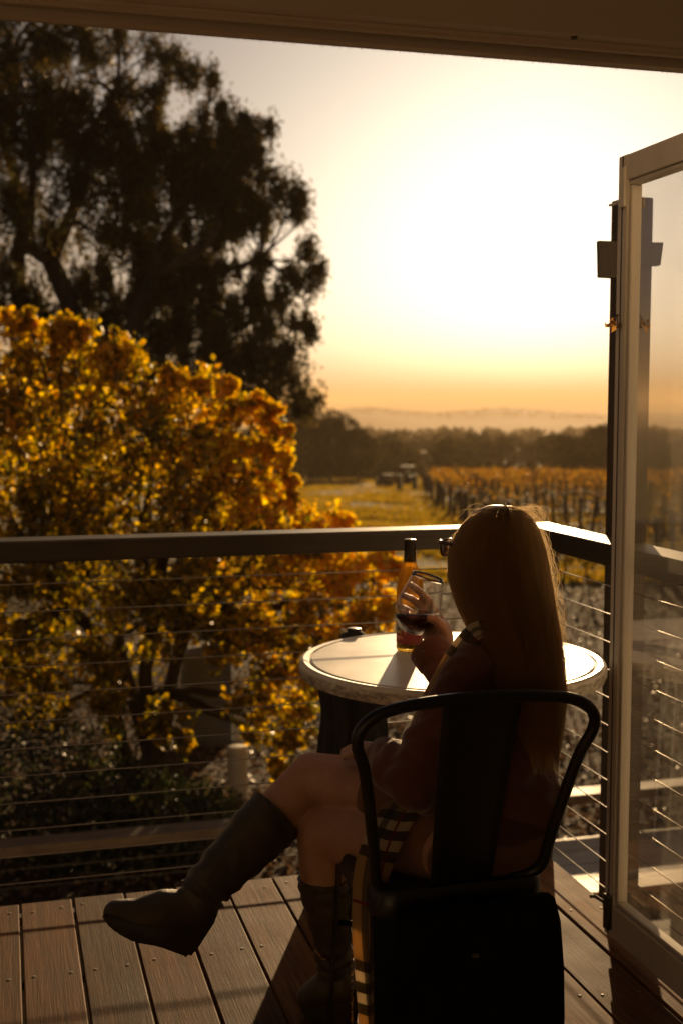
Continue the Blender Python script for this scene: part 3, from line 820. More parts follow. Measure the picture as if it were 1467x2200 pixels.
# legs
kf = (KNR - HIPR); kf /= np.linalg.norm(kf)
chain(B, [(HIPR, .088), ((HIPR + KNR) / 2, .076), (KNR, .055)])
sh = ANR - KNR
chain(B, [(KNR, .055), (KNR + sh * .3, .056), (KNR + sh * .6, .045), (ANR, .034)])
chain(B, [(HIPL, .088), ((HIPL + KNL) / 2, .078), (KNL, .056)])
sh2 = ANL - KNL
chain(B, [(KNL, .055), (KNL + sh2 * .3, .055), (KNL + sh2 * .6, .043), (ANL, .033)])
person = fuse('person', B, 0.0038, 6, M_skin)
tag(person, 'seated person in russet coat and tall boots, legs crossed, raising a wine glass', 'person')

# coat
Cb = MB()
ellip(Cb, P(1056, 1490, 2.485), [bl * .13, bf * .112, ZU * .125]); ellip(Cb, P(1060, 1620, 2.475), [bl * .145, bf * .112, ZU * .15])
ellip(Cb, P(1066, 1715, 2.475), [RGT * .135, HF * .115, ZU * .095])
chain(Cb, [(LS, .052), (P(1060, 1408, 2.485), .056), (RS, .056)])
chain(Cb, [(P(1062, 1400, 2.488), .066), (P(1066, 1358, 2.495), .056)])
chain(Cb, [(LS, .053), ((LS + LE) / 2 + bl * .003, .057), (LE, .060), ((LE + LW) / 2, .058), (P(828, 1632, 2.51), .046)])
chain(Cb, [(P(862, 1655, 2.43), .06), (P(930, 1690, 2.42), .06)])
chain(Cb, [(RS, .058), (RE, .056)])
capsule(Cb, RE, .05, P(923, 1398, 2.768), .043, 22, flat=True)
coat = fuse('coat', Cb, 0.0055, 5, M_coat, person)
# crumple it
me = coat.data; n_ = len(me.vertices)
co = np.empty(n_ * 3, np.float32); me.vertices.foreach_get('co', co); co = co.reshape(-1, 3)
nr = np.empty(n_ * 3, np.float32); me.vertices.foreach_get('normal', nr); nr = nr.reshape(-1, 3)
w_ = np.sin(co[:, 2] * 55 + 9 * np.sin(co[:, 0] * 13 + 2)) * np.sin(co[:, 0] * 31 + co[:, 1] * 27 + 1.5 * np.sin(co[:, 2] * 21)) + .6 * np.sin(co[:, 2] * 110 + co[:, 0] * 60 + 3 * np.sin(co[:, 1] * 40))
co = co + nr * (w_ * 0.0028)[:, None]
me.vertices.foreach_set('co', co.ravel()); me.update()
# turned-up cuff edge and a small button
cu = MB(); cax = Vector(P(923, 1398, 2.768) - RE).normalized()
Mc = Matrix.Translation(Vector(P(923, 1398, 2.768))) @ cax.to_track_quat('Z', 'Y').to_matrix().to_4x4()
cu.lathe([(0.0435, -0.035), (0.0465, -0.03), (0.0470, 0.006), (0.0455, 0.009), (0.0425, 0.006), (0.0405, -0.02)], 36, Mc)
cuf = cu.build('cuff', M_coat, coat, True)
bt = MB(); ellip(bt, P(906, 1401, 2.722), [RGT * .004, HF * .002, ZU * .004], 10); bt.build('button', M_screw, coat, True)
# fluffy threads at the other cuff
ft = MB()
for q in range(42):
    s0 = P(838 + rng.normal() * 9, 1596 + rng.normal() * 6, 2.47 + rng.normal() * .01)
    limb(ft, s0, s0 + RGT * rng.normal() * .014 + ZU * rng.normal() * .012 - HF * .01, .0006, .0003, .2, 4, 3)
ft.build('threads', M_coat, coat)['kind'] = 'stuff'

# skirt, flattened where it rests on the seat
Sb = MB()
ellip(Sb, P(1012, 1795, 2.475), [RGT * .162, HF * .125, ZU * .115])
chain(Sb, [(HIPR + ZU * .0, .098), (HIPR + (KNR - HIPR) * .42, .088)]); chain(Sb, [(HIPL, .098), (HIPL + (KNL - HIPL) * .4, .088)])
skirt = fuse('skirt', Sb, 0.006, 8, M_skirt, person)
me = skirt.data; n_ = len(me.vertices)
co = np.empty(n_ * 3, np.float32); me.vertices.foreach_get('co', co); co = co.reshape(-1, 3)
co[:, 2] = np.maximum(co[:, 2], 0.4475 + 0.002 * np.sin(co[:, 0] * 60)); me.vertices.foreach_set('co', co.ravel()); me.update()

# nothing of the body or clothes passes through the chair's back sheet
for ob_ in (person, coat, skirt):
    me = ob_.data; n_ = len(me.vertices)
    co = np.empty(n_ * 3, np.float32); me.vertices.foreach_get('co', co); co = co.reshape(-1, 3)
    t_ = np.clip((co[:, 2] - .43) / .4, 0, 1)
    lim = CH[1] - 0.14 - 0.108 * t_ + (0.014 if ob_ is not person else 0.022)
    inz = (co[:, 2] > .40) & (co[:, 2] < .84) & (np.abs(co[:, 0] - CH[0]) < .22)
    co[:, 1] = np.where(inz, np.maximum(co[:, 1], lim), co[:, 1])
    me.vertices.foreach_set('co', co.ravel()); me.update()

# boots
def boot(shaft, foot, sole_poly, sole_d, sole_w):
    bo_ = MB()
    sp_ = spline([np.append(p, r_) for p, r_ in shaft], 26)
    pts, rad = [Vector(q[:3]) for q in sp_], [q[3] for q in sp_]
    outer = MB().tube(pts, rad, 30, cap=False)
    mid_ = pts[len(pts) // 2]
    for q in range(len(outer.v)):                       # slouch folds, strongest at the ankle
        ring = q // 30; k_ = q % 30
        amp = 0.0018 + 0.0042 * max(0, ring - 13) / 12
        c_ = pts[ring]; d_ = Vector(outer.v[q]) - c_
        d_ = d_ * (1 + amp / d_.length * (math.sin(ring * 1.7 + 1.6 * math.sin(k_ * .42 + 1)) + .5 * math.sin(ring * .9 + k_ * .63)))
        outer.v[q] = tuple(c_ + d_)
    n = 30
    inner = MB().tube(pts[:8], [r_ - .004 for r_ in rad[:8]], n, cap=False)
    bo_.add(outer.v, outer.f); b0 = len(outer.v); bo_.add(inner.v, inner.f)
    bo_.f += [(k, (k + 1) % n, b0 + (k + 1) % n, b0 + k) for k in range(n)]
    ob = autosmooth(bo_.build('boot', M_boot, person), 60)
    fb = MB(); chain(fb, foot)
    fo = fuse('foot', fb, 0.004, 6, M_boot, ob)
    so_ = MB()
    V = [P(x, y, sole_d(x) - sole_w) for x, y in sole_poly] + [P(x, y, sole_d(x) + sole_w) for x, y in sole_poly]
    n = len(sole_poly)
    bm = bmesh.new(); vs = [bm.verts.new(q) for q in V]
    bm.faces.new(vs[:n]); bm.faces.new(vs[n:][::-1])
    for k in range(n): bm.faces.new((vs[k], vs[n + k], vs[n + (k + 1) % n], vs[(k + 1) % n]))
    bmesh.ops.recalc_face_normals(bm, faces=bm.faces)
    bmesh.ops.bevel(bm, geom=list(bm.edges), offset=0.006, segments=2, affect='EDGES')
    me_ = bpy.data.meshes.new('sole'); bm.to_mesh(me_); bm.free()
    link('sole', me_, M_sole, ob, True)
    return ob
bR = boot([(P(592, 1752, 2.662), .066), (P(560, 1785, 2.642), .0645), (P(500, 1848, 2.605), .056), (P(450, 1900, 2.572), .049), (P(428, 1935, 2.558), .046)],
     [(P(432, 1925, 2.558), .045), (P(428, 1955, 2.555), .040), (P(352, 1957, 2.535), .044), (P(300, 1968, 2.522), .037), (P(252, 1962, 2.51), .0285)],
     [(217, 1962), (228, 1984), (252, 2005), (290, 2025), (340, 2033), (406, 2057), (418, 2049), (466, 1975), (464, 1950), (420, 1960), (350, 1970), (290, 1975), (240, 1965)],
     lambda x: 2.50 + (x - 215) * .00024, 0.033)
# pull tab at the top and a zip line
MB().tube([P(572, 1718, 2.598), P(590, 1745, 2.588), P(612, 1790, 2.60)], .004, 8).build('strap', M_sole, bR, True)
bL = boot([(P(697, 1882, 2.672), .058), (P(700, 1915, 2.675), .056), (P(710, 1990, 2.685), .045), (P(718, 2050, 2.695), .041), (P(722, 2090, 2.70), .041)],
     [(P(722, 2085, 2.70), .041), (P(732, 2120, 2.69), .038), (P(704, 2122, 2.705), .040), (P(668, 2142, 2.722), .0315)],
     [(642, 2135), (644, 2168), (660, 2192), (700, 2200), (765, 2206), (772, 2150), (765, 2120), (720, 2140), (670, 2150)],
     lambda x: 2.735 - (x - 642) * .00035, 0.033)

# scarf: plaid cloth
m, nt, b = newmat('plaid wool')
tcn = nt.nodes.new('ShaderNodeTexCoord'); sp = nt.nodes.new('ShaderNodeSeparateXYZ'); nt.links.new(tcn.outputs['UV'], sp.inputs[0])
def stripes(x, period, centres, half):
    fr_ = math_(nt, 'FRACT', math_(nt, 'DIVIDE', x, period)); acc = None
    for c in centres:
        s_ = math_(nt, 'LESS_THAN', math_(nt, 'ABSOLUTE', math_(nt, 'SUBTRACT', fr_, c / period)), half / period)
        acc = s_ if acc is None else math_(nt, 'MAXIMUM', acc, s_)
    return acc
dkv = stripes(sp.outputs[1], 0.30, (0.04, 0.082, 0.124), 0.0105); dku = stripes(sp.outputs[0], 0.30, (0.028, 0.20, 0.242), 0.0075)
whv = stripes(sp.outputs[1], 0.30, (0.061, 0.103), 0.0105)
rdv = stripes(sp.outputs[1], 0.30, (0.22,), 0.003); rdu = stripes(sp.outputs[0], 0.30, (0.055,), 0.0022)
c_ = mixcol(nt, whv, (0.58, 0.38, 0.15), (0.72, 0.6, 0.42))
c_ = mixcol(nt, math_(nt, 'MULTIPLY', dkv, 0.82), c_, (0.03, 0.026, 0.022)); c_ = mixcol(nt, math_(nt, 'MULTIPLY', dku, 0.7), c_, (0.03, 0.026, 0.022))
c_ = mixcol(nt, math_(nt, 'MAXIMUM', rdv, rdu), c_, (0.3, 0.03, 0.015))
nt.links.new(c_, b.inputs['Base Color']); b.inputs['Roughness'].default_value = 0.95; b.inputs['Sheen Weight'].default_value = 0.4
wv = nt.nodes.new('ShaderNodeTexWave'); wv.inputs['Scale'].default_value = 220; nt.links.new(tcn.outputs['UV'], wv.inputs['Vector']); bump(nt, b, wv.outputs[1], 0.25, 0.001)
tl = nt.nodes.new('ShaderNodeBsdfTranslucent'); nt.links.new(c_, tl.inputs[0]); mx = nt.nodes.new('ShaderNodeMixShader'); mx.inputs[0].default_value = 0.45
nt.links.new(b.outputs[0], mx.inputs[1]); nt.links.new(tl.outputs[0], mx.inputs[2]); nt.links.new(mx.outputs[0], nt.nodes['Material Output'].inputs[0])
M_scarf = m
def ribbon(name, rows, parent, cols=9, thick=0.004, ripple=0.006):
    """rows: (left point, right point)"""
    L_ = spline([r_[0] for r_ in rows], 60); R_ = spline([r_[1] for r_ in rows], 60)
    V, uv, Fc = [], [], []
    acc = 0.0
    for i_ in range(60):
        if i_: acc += float(np.linalg.norm((L_[i_] + R_[i_] - L_[i_ - 1] - R_[i_ - 1]) / 2))
        wd = np.linalg.norm(R_[i_] - L_[i_])
        for k in range(cols):
            t = k / (cols - 1)
            p = L_[i_] * (1 - t) + R_[i_] * t + HF * ripple * math.sin(t * 7 + i_ * .05) + HF * ripple * .4 * math.sin(i_ * .4 + t * 3)
            V.append(p); uv.append((t * max(wd, .06) * 1.1, acc))
    for i_ in range(59):
        for k in range(cols - 1):
            a = i_ * cols + k; Fc.append((a, a + 1, a + cols + 1, a + cols))
    me_ = bpy.data.meshes.new(name); me_.from_pydata([tuple(q) for q in V], [], Fc)
    ul = me_.uv_layers.new(name='UVMap')
    for li, lp in enumerate(me_.loops): ul.data[li].uv = uv[lp.vertex_index]
    o = link(name, me_, M_scarf, parent, True)
    sd = o.modifiers.new('thickness', 'SOLIDIFY'); sd.thickness = thick; sd.offset = 0
    return o
scarf = ribbon('scarf', [(P(832, 1722, 2.46), P(912, 1722, 2.43)), (P(808, 1752, 2.43), P(894, 1760, 2.40)), (P(784, 1795, 2.405), P(866, 1812, 2.385)), (P(766, 1850, 2.395), P(842, 1868, 2.38)), (P(758, 1905, 2.395), P(832, 1915, 2.38)),
               (P(757, 2000, 2.39), P(836, 2010, 2.375)), (P(764, 2100, 2.385), P(848, 2110, 2.37)), (P(772, 2200, 2.38), P(858, 2210, 2.365)), (P(780, 2290, 2.378), P(868, 2300, 2.362))], person)
strap = ribbon('strap', [(P(1090, 1328, 2.40), P(1090, 1372, 2.395)), (P(1040, 1332, 2.405), P(1048, 1376, 2.40)), (P(1006, 1345, 2.42), P(1030, 1374, 2.395)), (P(964, 1396, 2.45), P(996, 1418, 2.40)), (P(926, 1464, 2.46), P(962, 1482, 2.41)), (P(896, 1526, 2.46), P(936, 1540, 2.42)), (P(876, 1580, 2.46), P(918, 1592, 2.42)), (P(866, 1625, 2.455), P(908, 1640, 2.43))], scarf, 7, 0.006, 0.002)
# fuzzy fibres along the sunlit edge
fz = MB()
for q in range(160):
    t = rng.random(); p = P(757 + 2 * rng.random(), 1870 + 330 * t, 2.393) if rng.random() < .6 else P(np.interp(t, [0, .3, .6, 1], [1008, 966, 928, 868]), np.interp(t, [0, .3, .6, 1], [1347, 1398, 1466, 1625]), 2.435)
    limb(fz, p, p - RGT * rng.uniform(.001, .005) + ZU * rng.normal() * .003, .0004, .0002, .2, 3, 3)
fz.build('fibres', M_scarf, scarf)['kind'] = 'stuff'

# hair: shell plus strands that follow it
HR = np.array([  # y, left, right, centre depth, half depth
    (1086, 1066, 1098, 2.52, .020), (1092, 1042, 1118, 2.52, .045), (1106, 1014, 1136, 2.522, .07), (1130, 990, 1152, 2.525, .092), (1180, 969, 1166, 2.525, .107), (1240, 967, 1178, 2.52, .105), (1300, 986, 1187, 2.50, .092),
    (1345, 1010, 1194, 2.465, .078), (1400, 1040, 1199, 2.415, .056), (1450, 1062, 1203, 2.385, .042), (1500, 1085, 1206, 2.37, .036), (1560, 1112, 1204, 2.36, .030), (1625, 1138, 1201, 2.352, .022), (1680, 1150, 1196, 2.35, .016)])
def hairpt(y, th_, s_=1.0):
    l_, r_, d_, hd = [np.interp(y, HR[:, 0], HR[:, k]) for k in (1, 2, 3, 4)]
    cx = (l_ + r_) / 2; hw = (r_ - l_) / 2
    px_ = cx + hw * np.cos(th_) * s_; dd = d_ + hd * np.sin(th_) * s_
    x_ = (px_ - 733.5) / F; y_ = (1100 - y) / F
    return EYEP + (FWD + np.multiply.outer(x_, RGT) + np.multiply.outer(y_, UPV)) * np.asarray(dd)[..., None]
ys = np.concatenate([np.linspace(1086, 1130, 8), np.linspace(1140, 1530, 40)])
nT = 64
V, Fc = [], []
for y in ys:
    tq = np.linspace(0, 2 * math.pi, nT, endpoint=False)
    V.append(hairpt(np.full(nT, y), tq, (0.90 + .025 * np.sin(tq * 13 + y * .01)) * np.interp(y, [1400, 1530], [1, .6])))
V = np.concatenate(V)
for i_ in range(len(ys) - 1):
    for k in range(nT):
        ang = (k + .5) / nT * 360
        if ys[i_] > 1140 and ys[i_] < 1400 and 88 < ang < 160: continue
        Fc.append((i_ * nT + k, i_ * nT + (k + 1) % nT, (i_ + 1) * nT + (k + 1) % nT, (i_ + 1) * nT + k))
m, nt, b = newmat('brown hair')
tcn = nt.nodes.new('ShaderNodeTexCoord')
v = mapping(nt, (1, 1, .04)); hn = noise(nt, 260, 4, .6, v)
hc = ramp(nt, hn, [(0.3, (0.06, 0.042, 0.02)), (0.7, (0.15, 0.105, 0.052))])
nt.links.new(hc, b.inputs['Base Color']); b.inputs['Roughness'].default_value = 0.38; b.inputs['Specular IOR Level'].default_value = 0.5
bump(nt, b, hn, 0.5, 0.002)
M_hairshell = m
hair = link('hair', npmesh('hair', V, np.array(Fc)), M_hairshell, person, True)
m, nt, b = newmat('hair strand')
oi = nt.nodes.new('ShaderNodeAttribute'); oi.attribute_name = 'Col'
nt.links.new(oi.outputs['Color'], b.inputs['Base Color']); b.inputs['Roughness'].default_value = 0.32; b.inputs['Specular IOR Level'].default_value = 0.6
tl = nt.nodes.new('ShaderNodeBsdfTranslucent'); tl.inputs[0].default_value = (1.0, 0.8, 0.5, 1); mx = nt.nodes.new('ShaderNodeMixShader'); mx.inputs[0].default_value = 0.75
nt.links.new(b.outputs[0], mx.inputs[1]); nt.links.new(tl.outputs[0], mx.inputs[2])
tp_ = nt.nodes.new('ShaderNodeBsdfTransparent'); mx2 = nt.nodes.new('ShaderNodeMixShader'); mx2.inputs[0].default_value = 0.4
nt.links.new(mx.outputs[0], mx2.inputs[1]); nt.links.new(tp_.outputs[0], mx2.inputs[2]); nt.links.new(mx2.outputs[0], nt.nodes['Material Output'].inputs[0])
M_strand = m
def strands(name, PTS, rad, col):
    """PTS (N,K,3) -> three sided tapering tubes"""
    N, K, _ = PTS.shape
    t = np.gradient(PTS, axis=1); t /= np.linalg.norm(t, axis=2, keepdims=True) + 1e-9
    a = np.cross(t, np.array([0.3, 0.8, 0.52])); a /= np.linalg.norm(a, axis=2, keepdims=True) + 1e-9
    c = np.cross(t, a)
    taper = np.interp(np.linspace(0, 1, K), [0, .1, .8, 1], [.7, 1, .9, .25])[None, :, None]
    r_ = rad[:, None, None] * taper
    V = np.stack([PTS + (a * math.cos(q) + c * math.sin(q)) * r_ for q in (0, 2.094, 4.189)], 2).reshape(-1, 3)
    base_ = (np.arange(N)[:, None] * K + np.arange(K - 1)[None]).reshape(-1, 1) * 3
    Fc = np.concatenate([np.concatenate([base_ + k, base_ + (k + 1) % 3, base_ + 3 + (k + 1) % 3, base_ + 3 + k], 1) for k in range(3)], 0)
    o = link(name, npmesh(name, V, Fc, np.repeat(col, K * 3, 0)), M_strand, hair, True)
    o['kind'] = 'stuff'
    return o
N, K = 6500, 20
th0 = rng.random(N) * 2 * math.pi
lock = np.round(th0 * 26) / 26
th0 = th0 * .55 + lock * .45
y0 = 1087 + 40 * rng.random(N) ** 1.4
yend = 1585 + 38 * rng.normal(size=N) - 90 * (rng.random(N) < .3) * rng.random(N)
facing_gap = (np.degrees(th0) % 360 > 86) & (np.degrees(th0) % 360 < 162)
yend = np.where(facing_gap, 1140 + 10 * rng.random(N), np.clip(yend, 1450, 1665))
tt = np.linspace(0, 1, K)
Y = y0[:, None] + (yend - y0)[:, None] * tt[None] ** 1.15
TH = th0[:, None] + (rng.normal(size=(N, 1)) * .10) * np.sin(tt[None] * 3.1) + rng.normal(size=(N, 1)) * .05 * tt[None]
S_ = 0.91 + .12 * rng.random((N, 1)) ** 1.5 + .012 * rng.normal(size=(N, 1)) * np.sin(tt[None] * (3 + 5 * rng.random((N, 1))) + rng.random((N, 1)) * 6)
PT = hairpt(Y, TH, S_)
hcol = colmix(N, [(0.06, 0.042, 0.02), (0.13, 0.092, 0.045), (0.22, 0.155, 0.075), (0.32, 0.23, 0.12)])
strands('hair_strands', PT, rng.uniform(.0005, .0009, N), hcol)
N = 1300
th0 = np.where(rng.random(N) < .55, rng.uniform(-1.25, .9, N), rng.uniform(2.85, 4.6, N))
y0 = 1088 + 30 * rng.random(N); yend = 1560 + 60 * rng.random(N)
Y = y0[:, None] + (yend - y0)[:, None] * tt[None] ** 1.1
TH = th0[:, None] + rng.normal(size=(N, 1)) * .12 * np.sin(tt[None] * 3.1)
S_ = rng.uniform(.99, 1.075, (N, 1)) + .015 * np.sin(tt[None] * (4 + 6 * rng.random((N, 1))) + rng.random((N, 1)) * 6)
S_ = np.where(Y < 1140, np.minimum(S_, 1.03), 1 + (S_ - 1) * np.interp(Y, [1300, 1450], [1.0, 2.4]))
strands('outer_hairs', hairpt(Y, TH, S_), rng.uniform(.0003, .0005, N), colmix(N, [(0.12, 0.075, 0.035), (0.2, 0.13, 0.06)]))
N = 380
th0 = np.where(rng.random(N) < .62, rng.normal(size=N) * .5 - .05, rng.random(N) * 6.283)
gap = (np.degrees(th0) % 360 > 80) & (np.degrees(th0) % 360 < 168); th0[gap] = 0.1
y0 = np.where(rng.random(N) < .22, 1088 + 10 * rng.random(N), 1100 + 330 * rng.random(N))
yend = y0 + np.where(y0 < 1099, 60, 130) * rng.uniform(.5, 1.3, N)
Y = y0[:, None] + (yend - y0)[:, None] * tt[None]
out_ = rng.uniform(.004, .03, N)[:, None] * np.sin(tt[None] * rng.uniform(1.6, 3.1, (N, 1)))
TH = np.broadcast_to(th0[:, None], Y.shape) + .25 * rng.normal(size=(N, 1)) * tt[None]
PT = hairpt(Y, TH, np.full(Y.shape, .985))
od = np.cos(TH)[..., None] * RGT + np.sin(TH)[..., None] * HF
up_ = np.where(y0 < 1099, 1.0, 0.15)[:, None, None] * ZU
wob = rng.normal(size=(N, 1, 3)) * .006 * np.sin(tt * 6)[None, :, None]
PT = PT + (od * .8 + up_ * .8) * out_[..., None] + wob
strands('flyaway_hairs', PT, rng.uniform(.0002, .0003, N), colmix(N, [(0.06, 0.03, 0.012), (0.1, 0.05, 0.02)]))

# eyes and lips
M_eye = simple('eye white', (0.7, 0.66, 0.62), (0.75, 0.72, 0.68), 30, 0.2, 0, 0); M_iris = simple('iris', (0.05, 0.025, 0.012), (0.07, 0.035, 0.016), 60, 0.2, 0, 0); M_lip = simple('lips', (0.3, 0.08, 0.07), (0.36, 0.1, 0.085), 60, 0.45)
for s_ in (-1, 1):
    e = MB(); ellip(e, HED + hf_ * .082 + hl_ * .031 * s_ + ZU * .008, [hl_ * .0125, hf_ * .010, ZU * .0085], 14); eo = e.build('eye', M_eye, person, True)
    e = MB(); ellip(e, HED + hf_ * .0905 + hl_ * .031 * s_ + ZU * .008, [hl_ * .0052, hf_ * .0022, ZU * .0052], 12); e.build('iris', M_iris, eo, True)
e = MB(); ellip(e, HED + hf_ * .0955 - ZU * .0535, [hl_ * .02, hf_ * .005, ZU * .004], 12); ellip(e, HED + hf_ * .0945 - ZU * .061, [hl_ * .018, hf_ * .0055, ZU * .0045], 12); e.build('lips', M_lip, person, True)

# eyeglasses
gp = HED + hf_ * .098 + ZU * .014
egl = empty('eyeglasses', gp); tag(egl, 'slim rimmed eyeglasses worn by the seated person', 'eyeglasses')
M_frame = simple('tortoise frame', (0.05, 0.025, 0.01), (0.12, 0.06, 0.022), 60, 0.15, 0, 0)
m = bpy.data.materials.new('spectacle lens'); m.use_nodes = True; nt = m.node_tree; nt.nodes.clear(); out = nt.nodes.new('ShaderNodeOutputMaterial')
tr = nt.nodes.new('ShaderNodeBsdfTransparent'); gl = nt.nodes.new('ShaderNodeBsdfGlossy'); gl.inputs['Roughness'].default_value = 0.02; fr = nt.nodes.new('ShaderNodeFresnel'); mx = nt.nodes.new('ShaderNodeMixShader')
nt.links.new(fr.outputs[0], mx.inputs[0]); nt.links.new(tr.outputs[0], mx.inputs[1]); nt.links.new(gl.outputs[0], mx.inputs[2]); nt.links.new(mx.outputs[0], out.inputs[0])
for s_ in (-1, 1):
    loop = []
    for a in np.linspace(0, 2 * math.pi, 33)[:-1]:
        ca, sa = math.cos(a), math.sin(a)
        ex = math.copysign(abs(ca) ** .6, ca) * .024; ez = math.copysign(abs(sa) ** .6, sa) * .017
        loop.append(hl_ * (s_ * .034 + ex) + ZU * ez)
    rim = MB().tube(loop + loop[:2], .0022, 8, cap=False).build('rim', M_frame, egl, True)
    lens = MB().add(loop, [tuple(range(len(loop)))]).build('lens', m, egl)
    MB().tube([hl_ * s_ * .060 + ZU * .014, hl_ * s_ * .071 + ZU * .014 - hf_ * .008, hl_ * s_ * .078 + ZU * .012 - hf_ * .05, hl_ * s_ * .077 + ZU * .008 - hf_ * .105, hl_ * s_ * .074 - ZU * .012 - hf_ * .125], [.0055, .005, .0035, .003, .0025], 8).build('temple', M_frame, egl, True)
MB().tube([hl_ * -.008 + ZU * .006, ZU * .009 + hf_ * .002, hl_ * .008 + ZU * .006], .002, 8).build('bridge', M_frame, egl, True)

# wine glass
G0, G1 = P(881, 1360, 2.79), P(919, 1237, 2.772)
gax = Vector(G1 - G0); GH = gax.length; gq = gax.to_track_quat('Z', 'Y').to_matrix().to_4x4()
GM = Matrix.Translation(Vector(G0)) @ gq
outer = [(0.0006, 0.0), (.012, .0006), (.028, .0075), (.043, .024), (.0505, .043), (.0515, .058), (.0495, .076), (.044, .102), (.0352, GH)]
og = spline([(r_, z) for r_, z in outer], 40)
tk_ = np.interp(og[:, 1], [0, .01, .03, GH], [.003, .002, .0011, .0009])
dr = np.gradient(og, axis=0); nn = np.stack([-dr[:, 1], dr[:, 0]], -1); nn /= np.linalg.norm(nn, axis=1, keepdims=True)
ig = og + nn * tk_[:, None]; ig[:, 0] = np.maximum(ig[:, 0], .0004); 
m, nt, b = newmat('clear glass')
b.inputs['Base Color'].default_value = (1, 1, 1, 1); b.inputs['Transmission Weight'].default_value = 1.0; b.inputs['Roughness'].default_value = 0.0; b.inputs['IOR'].default_value = 1.45
M_glass = m
wg = MB().lathe(list(map(tuple, og)) + list(map(tuple, ig[::-1])), 64).build('wine_glass', M_glass, None, True)
wg.matrix_world = GM
tag(wg, 'tilted stemless wine glass with a little red wine held in one hand', 'wine glass')
bm = bmesh.new()
prof_w = [(max(.0005, r_ - .0006), z + .0004) for r_, z in ig if z < .095]
nW = 56; rows = [[bm.verts.new(GM @ Vector((r_ * math.cos(2 * math.pi * k / nW), r_ * math.sin(2 * math.pi * k / nW), z))) for k in range(nW)] for r_, z in prof_w]
for a, c in zip(rows[:-1], rows[1:]):
    for k in range(nW): bm.faces.new((a[k], a[(k + 1) % nW], c[(k + 1) % nW], c[k]))
bm.faces.new(rows[0][::-1]); bm.faces.new(rows[-1])
lev = float(P(890, 1318, 2.79)[2])
res = bmesh.ops.bisect_plane(bm, geom=list(bm.verts) + list(bm.edges) + list(bm.faces), plane_co=(0, 0, lev), plane_no=(0, 0, 1), clear_outer=True)
bmesh.ops.holes_fill(bm, edges=[e for e in bm.edges if e.is_boundary])
bmesh.ops.recalc_face_normals(bm, faces=bm.faces)
me = bpy.data.meshes.new('wine'); bm.to_mesh(me); bm.free()
m, nt, b = newmat('red wine')
b.inputs['Base Color'].default_value = (0.05, 0.006, 0.006, 1); b.inputs['Transmission Weight'].default_value = 0.6; b.inputs['Roughness'].default_value = 0.0; b.inputs['IOR'].default_value = 1.34
wo = link('wine', me, m, wg, True); wo.matrix_parent_inverse = GM.inverted()

# guessed bag that fills the solid black area behind the chair
bag = empty('black_bag', (CH[0] + .008, CH[1] - .215, 0.0)); tag(bag, 'large soft black bag with a small clasp hanging behind the chair seat', 'bag')
bb_ = MB(); n_ = 48
prof_b = [(0.02, .06, .03), (.05, .155, .055), (.1, .17, .062), (.2, .172, .06), (.3, .17, .05), (.38, .166, .036), (.425, .158, .022), (.434, .15, .012)]
V = []
for (z, hx, hy) in prof_b:
    for k in range(n_):
        a = 2 * math.pi * k / n_
        ca, sa = math.cos(a), math.sin(a)
        V.append((math.copysign(abs(ca) ** .45, ca) * hx * (1 + .012 * math.sin(9 * z * 6 + a * 3)), math.copysign(abs(sa) ** .6, sa) * hy * (1 + .12 * math.sin(a * 5 + z * 14)), z))
Fc = [(r_ * n_ + k, r_ * n_ + (k + 1) % n_, (r_ + 1) * n_ + (k + 1) % n_, (r_ + 1) * n_ + k) for r_ in range(len(prof_b) - 1) for k in range(n_)]
Fc += [tuple(range(n_))[::-1], tuple((len(prof_b) - 1) * n_ + k for k in range(n_))]
M_bag = simple('black bag felt', (0.004, 0.004, 0.004), (0.008, 0.007, 0.006), 14, 0.95, 0, 0.4, 0.004, rough_var=0.03, spec=0.1)
MB().add(V, Fc).build('body', M_bag, bag, True)
MB().tube([(-.05, .0, .435), (-.05, .01, .442), (.05, .01, .442), (.05, .0, .435)], .004, 8).build('handle', M_bag, bag, True)
MB().bevbox(-.03, -.018, -.058, -.048, .352, .358, .002).build('clasp', M_screw, bag)

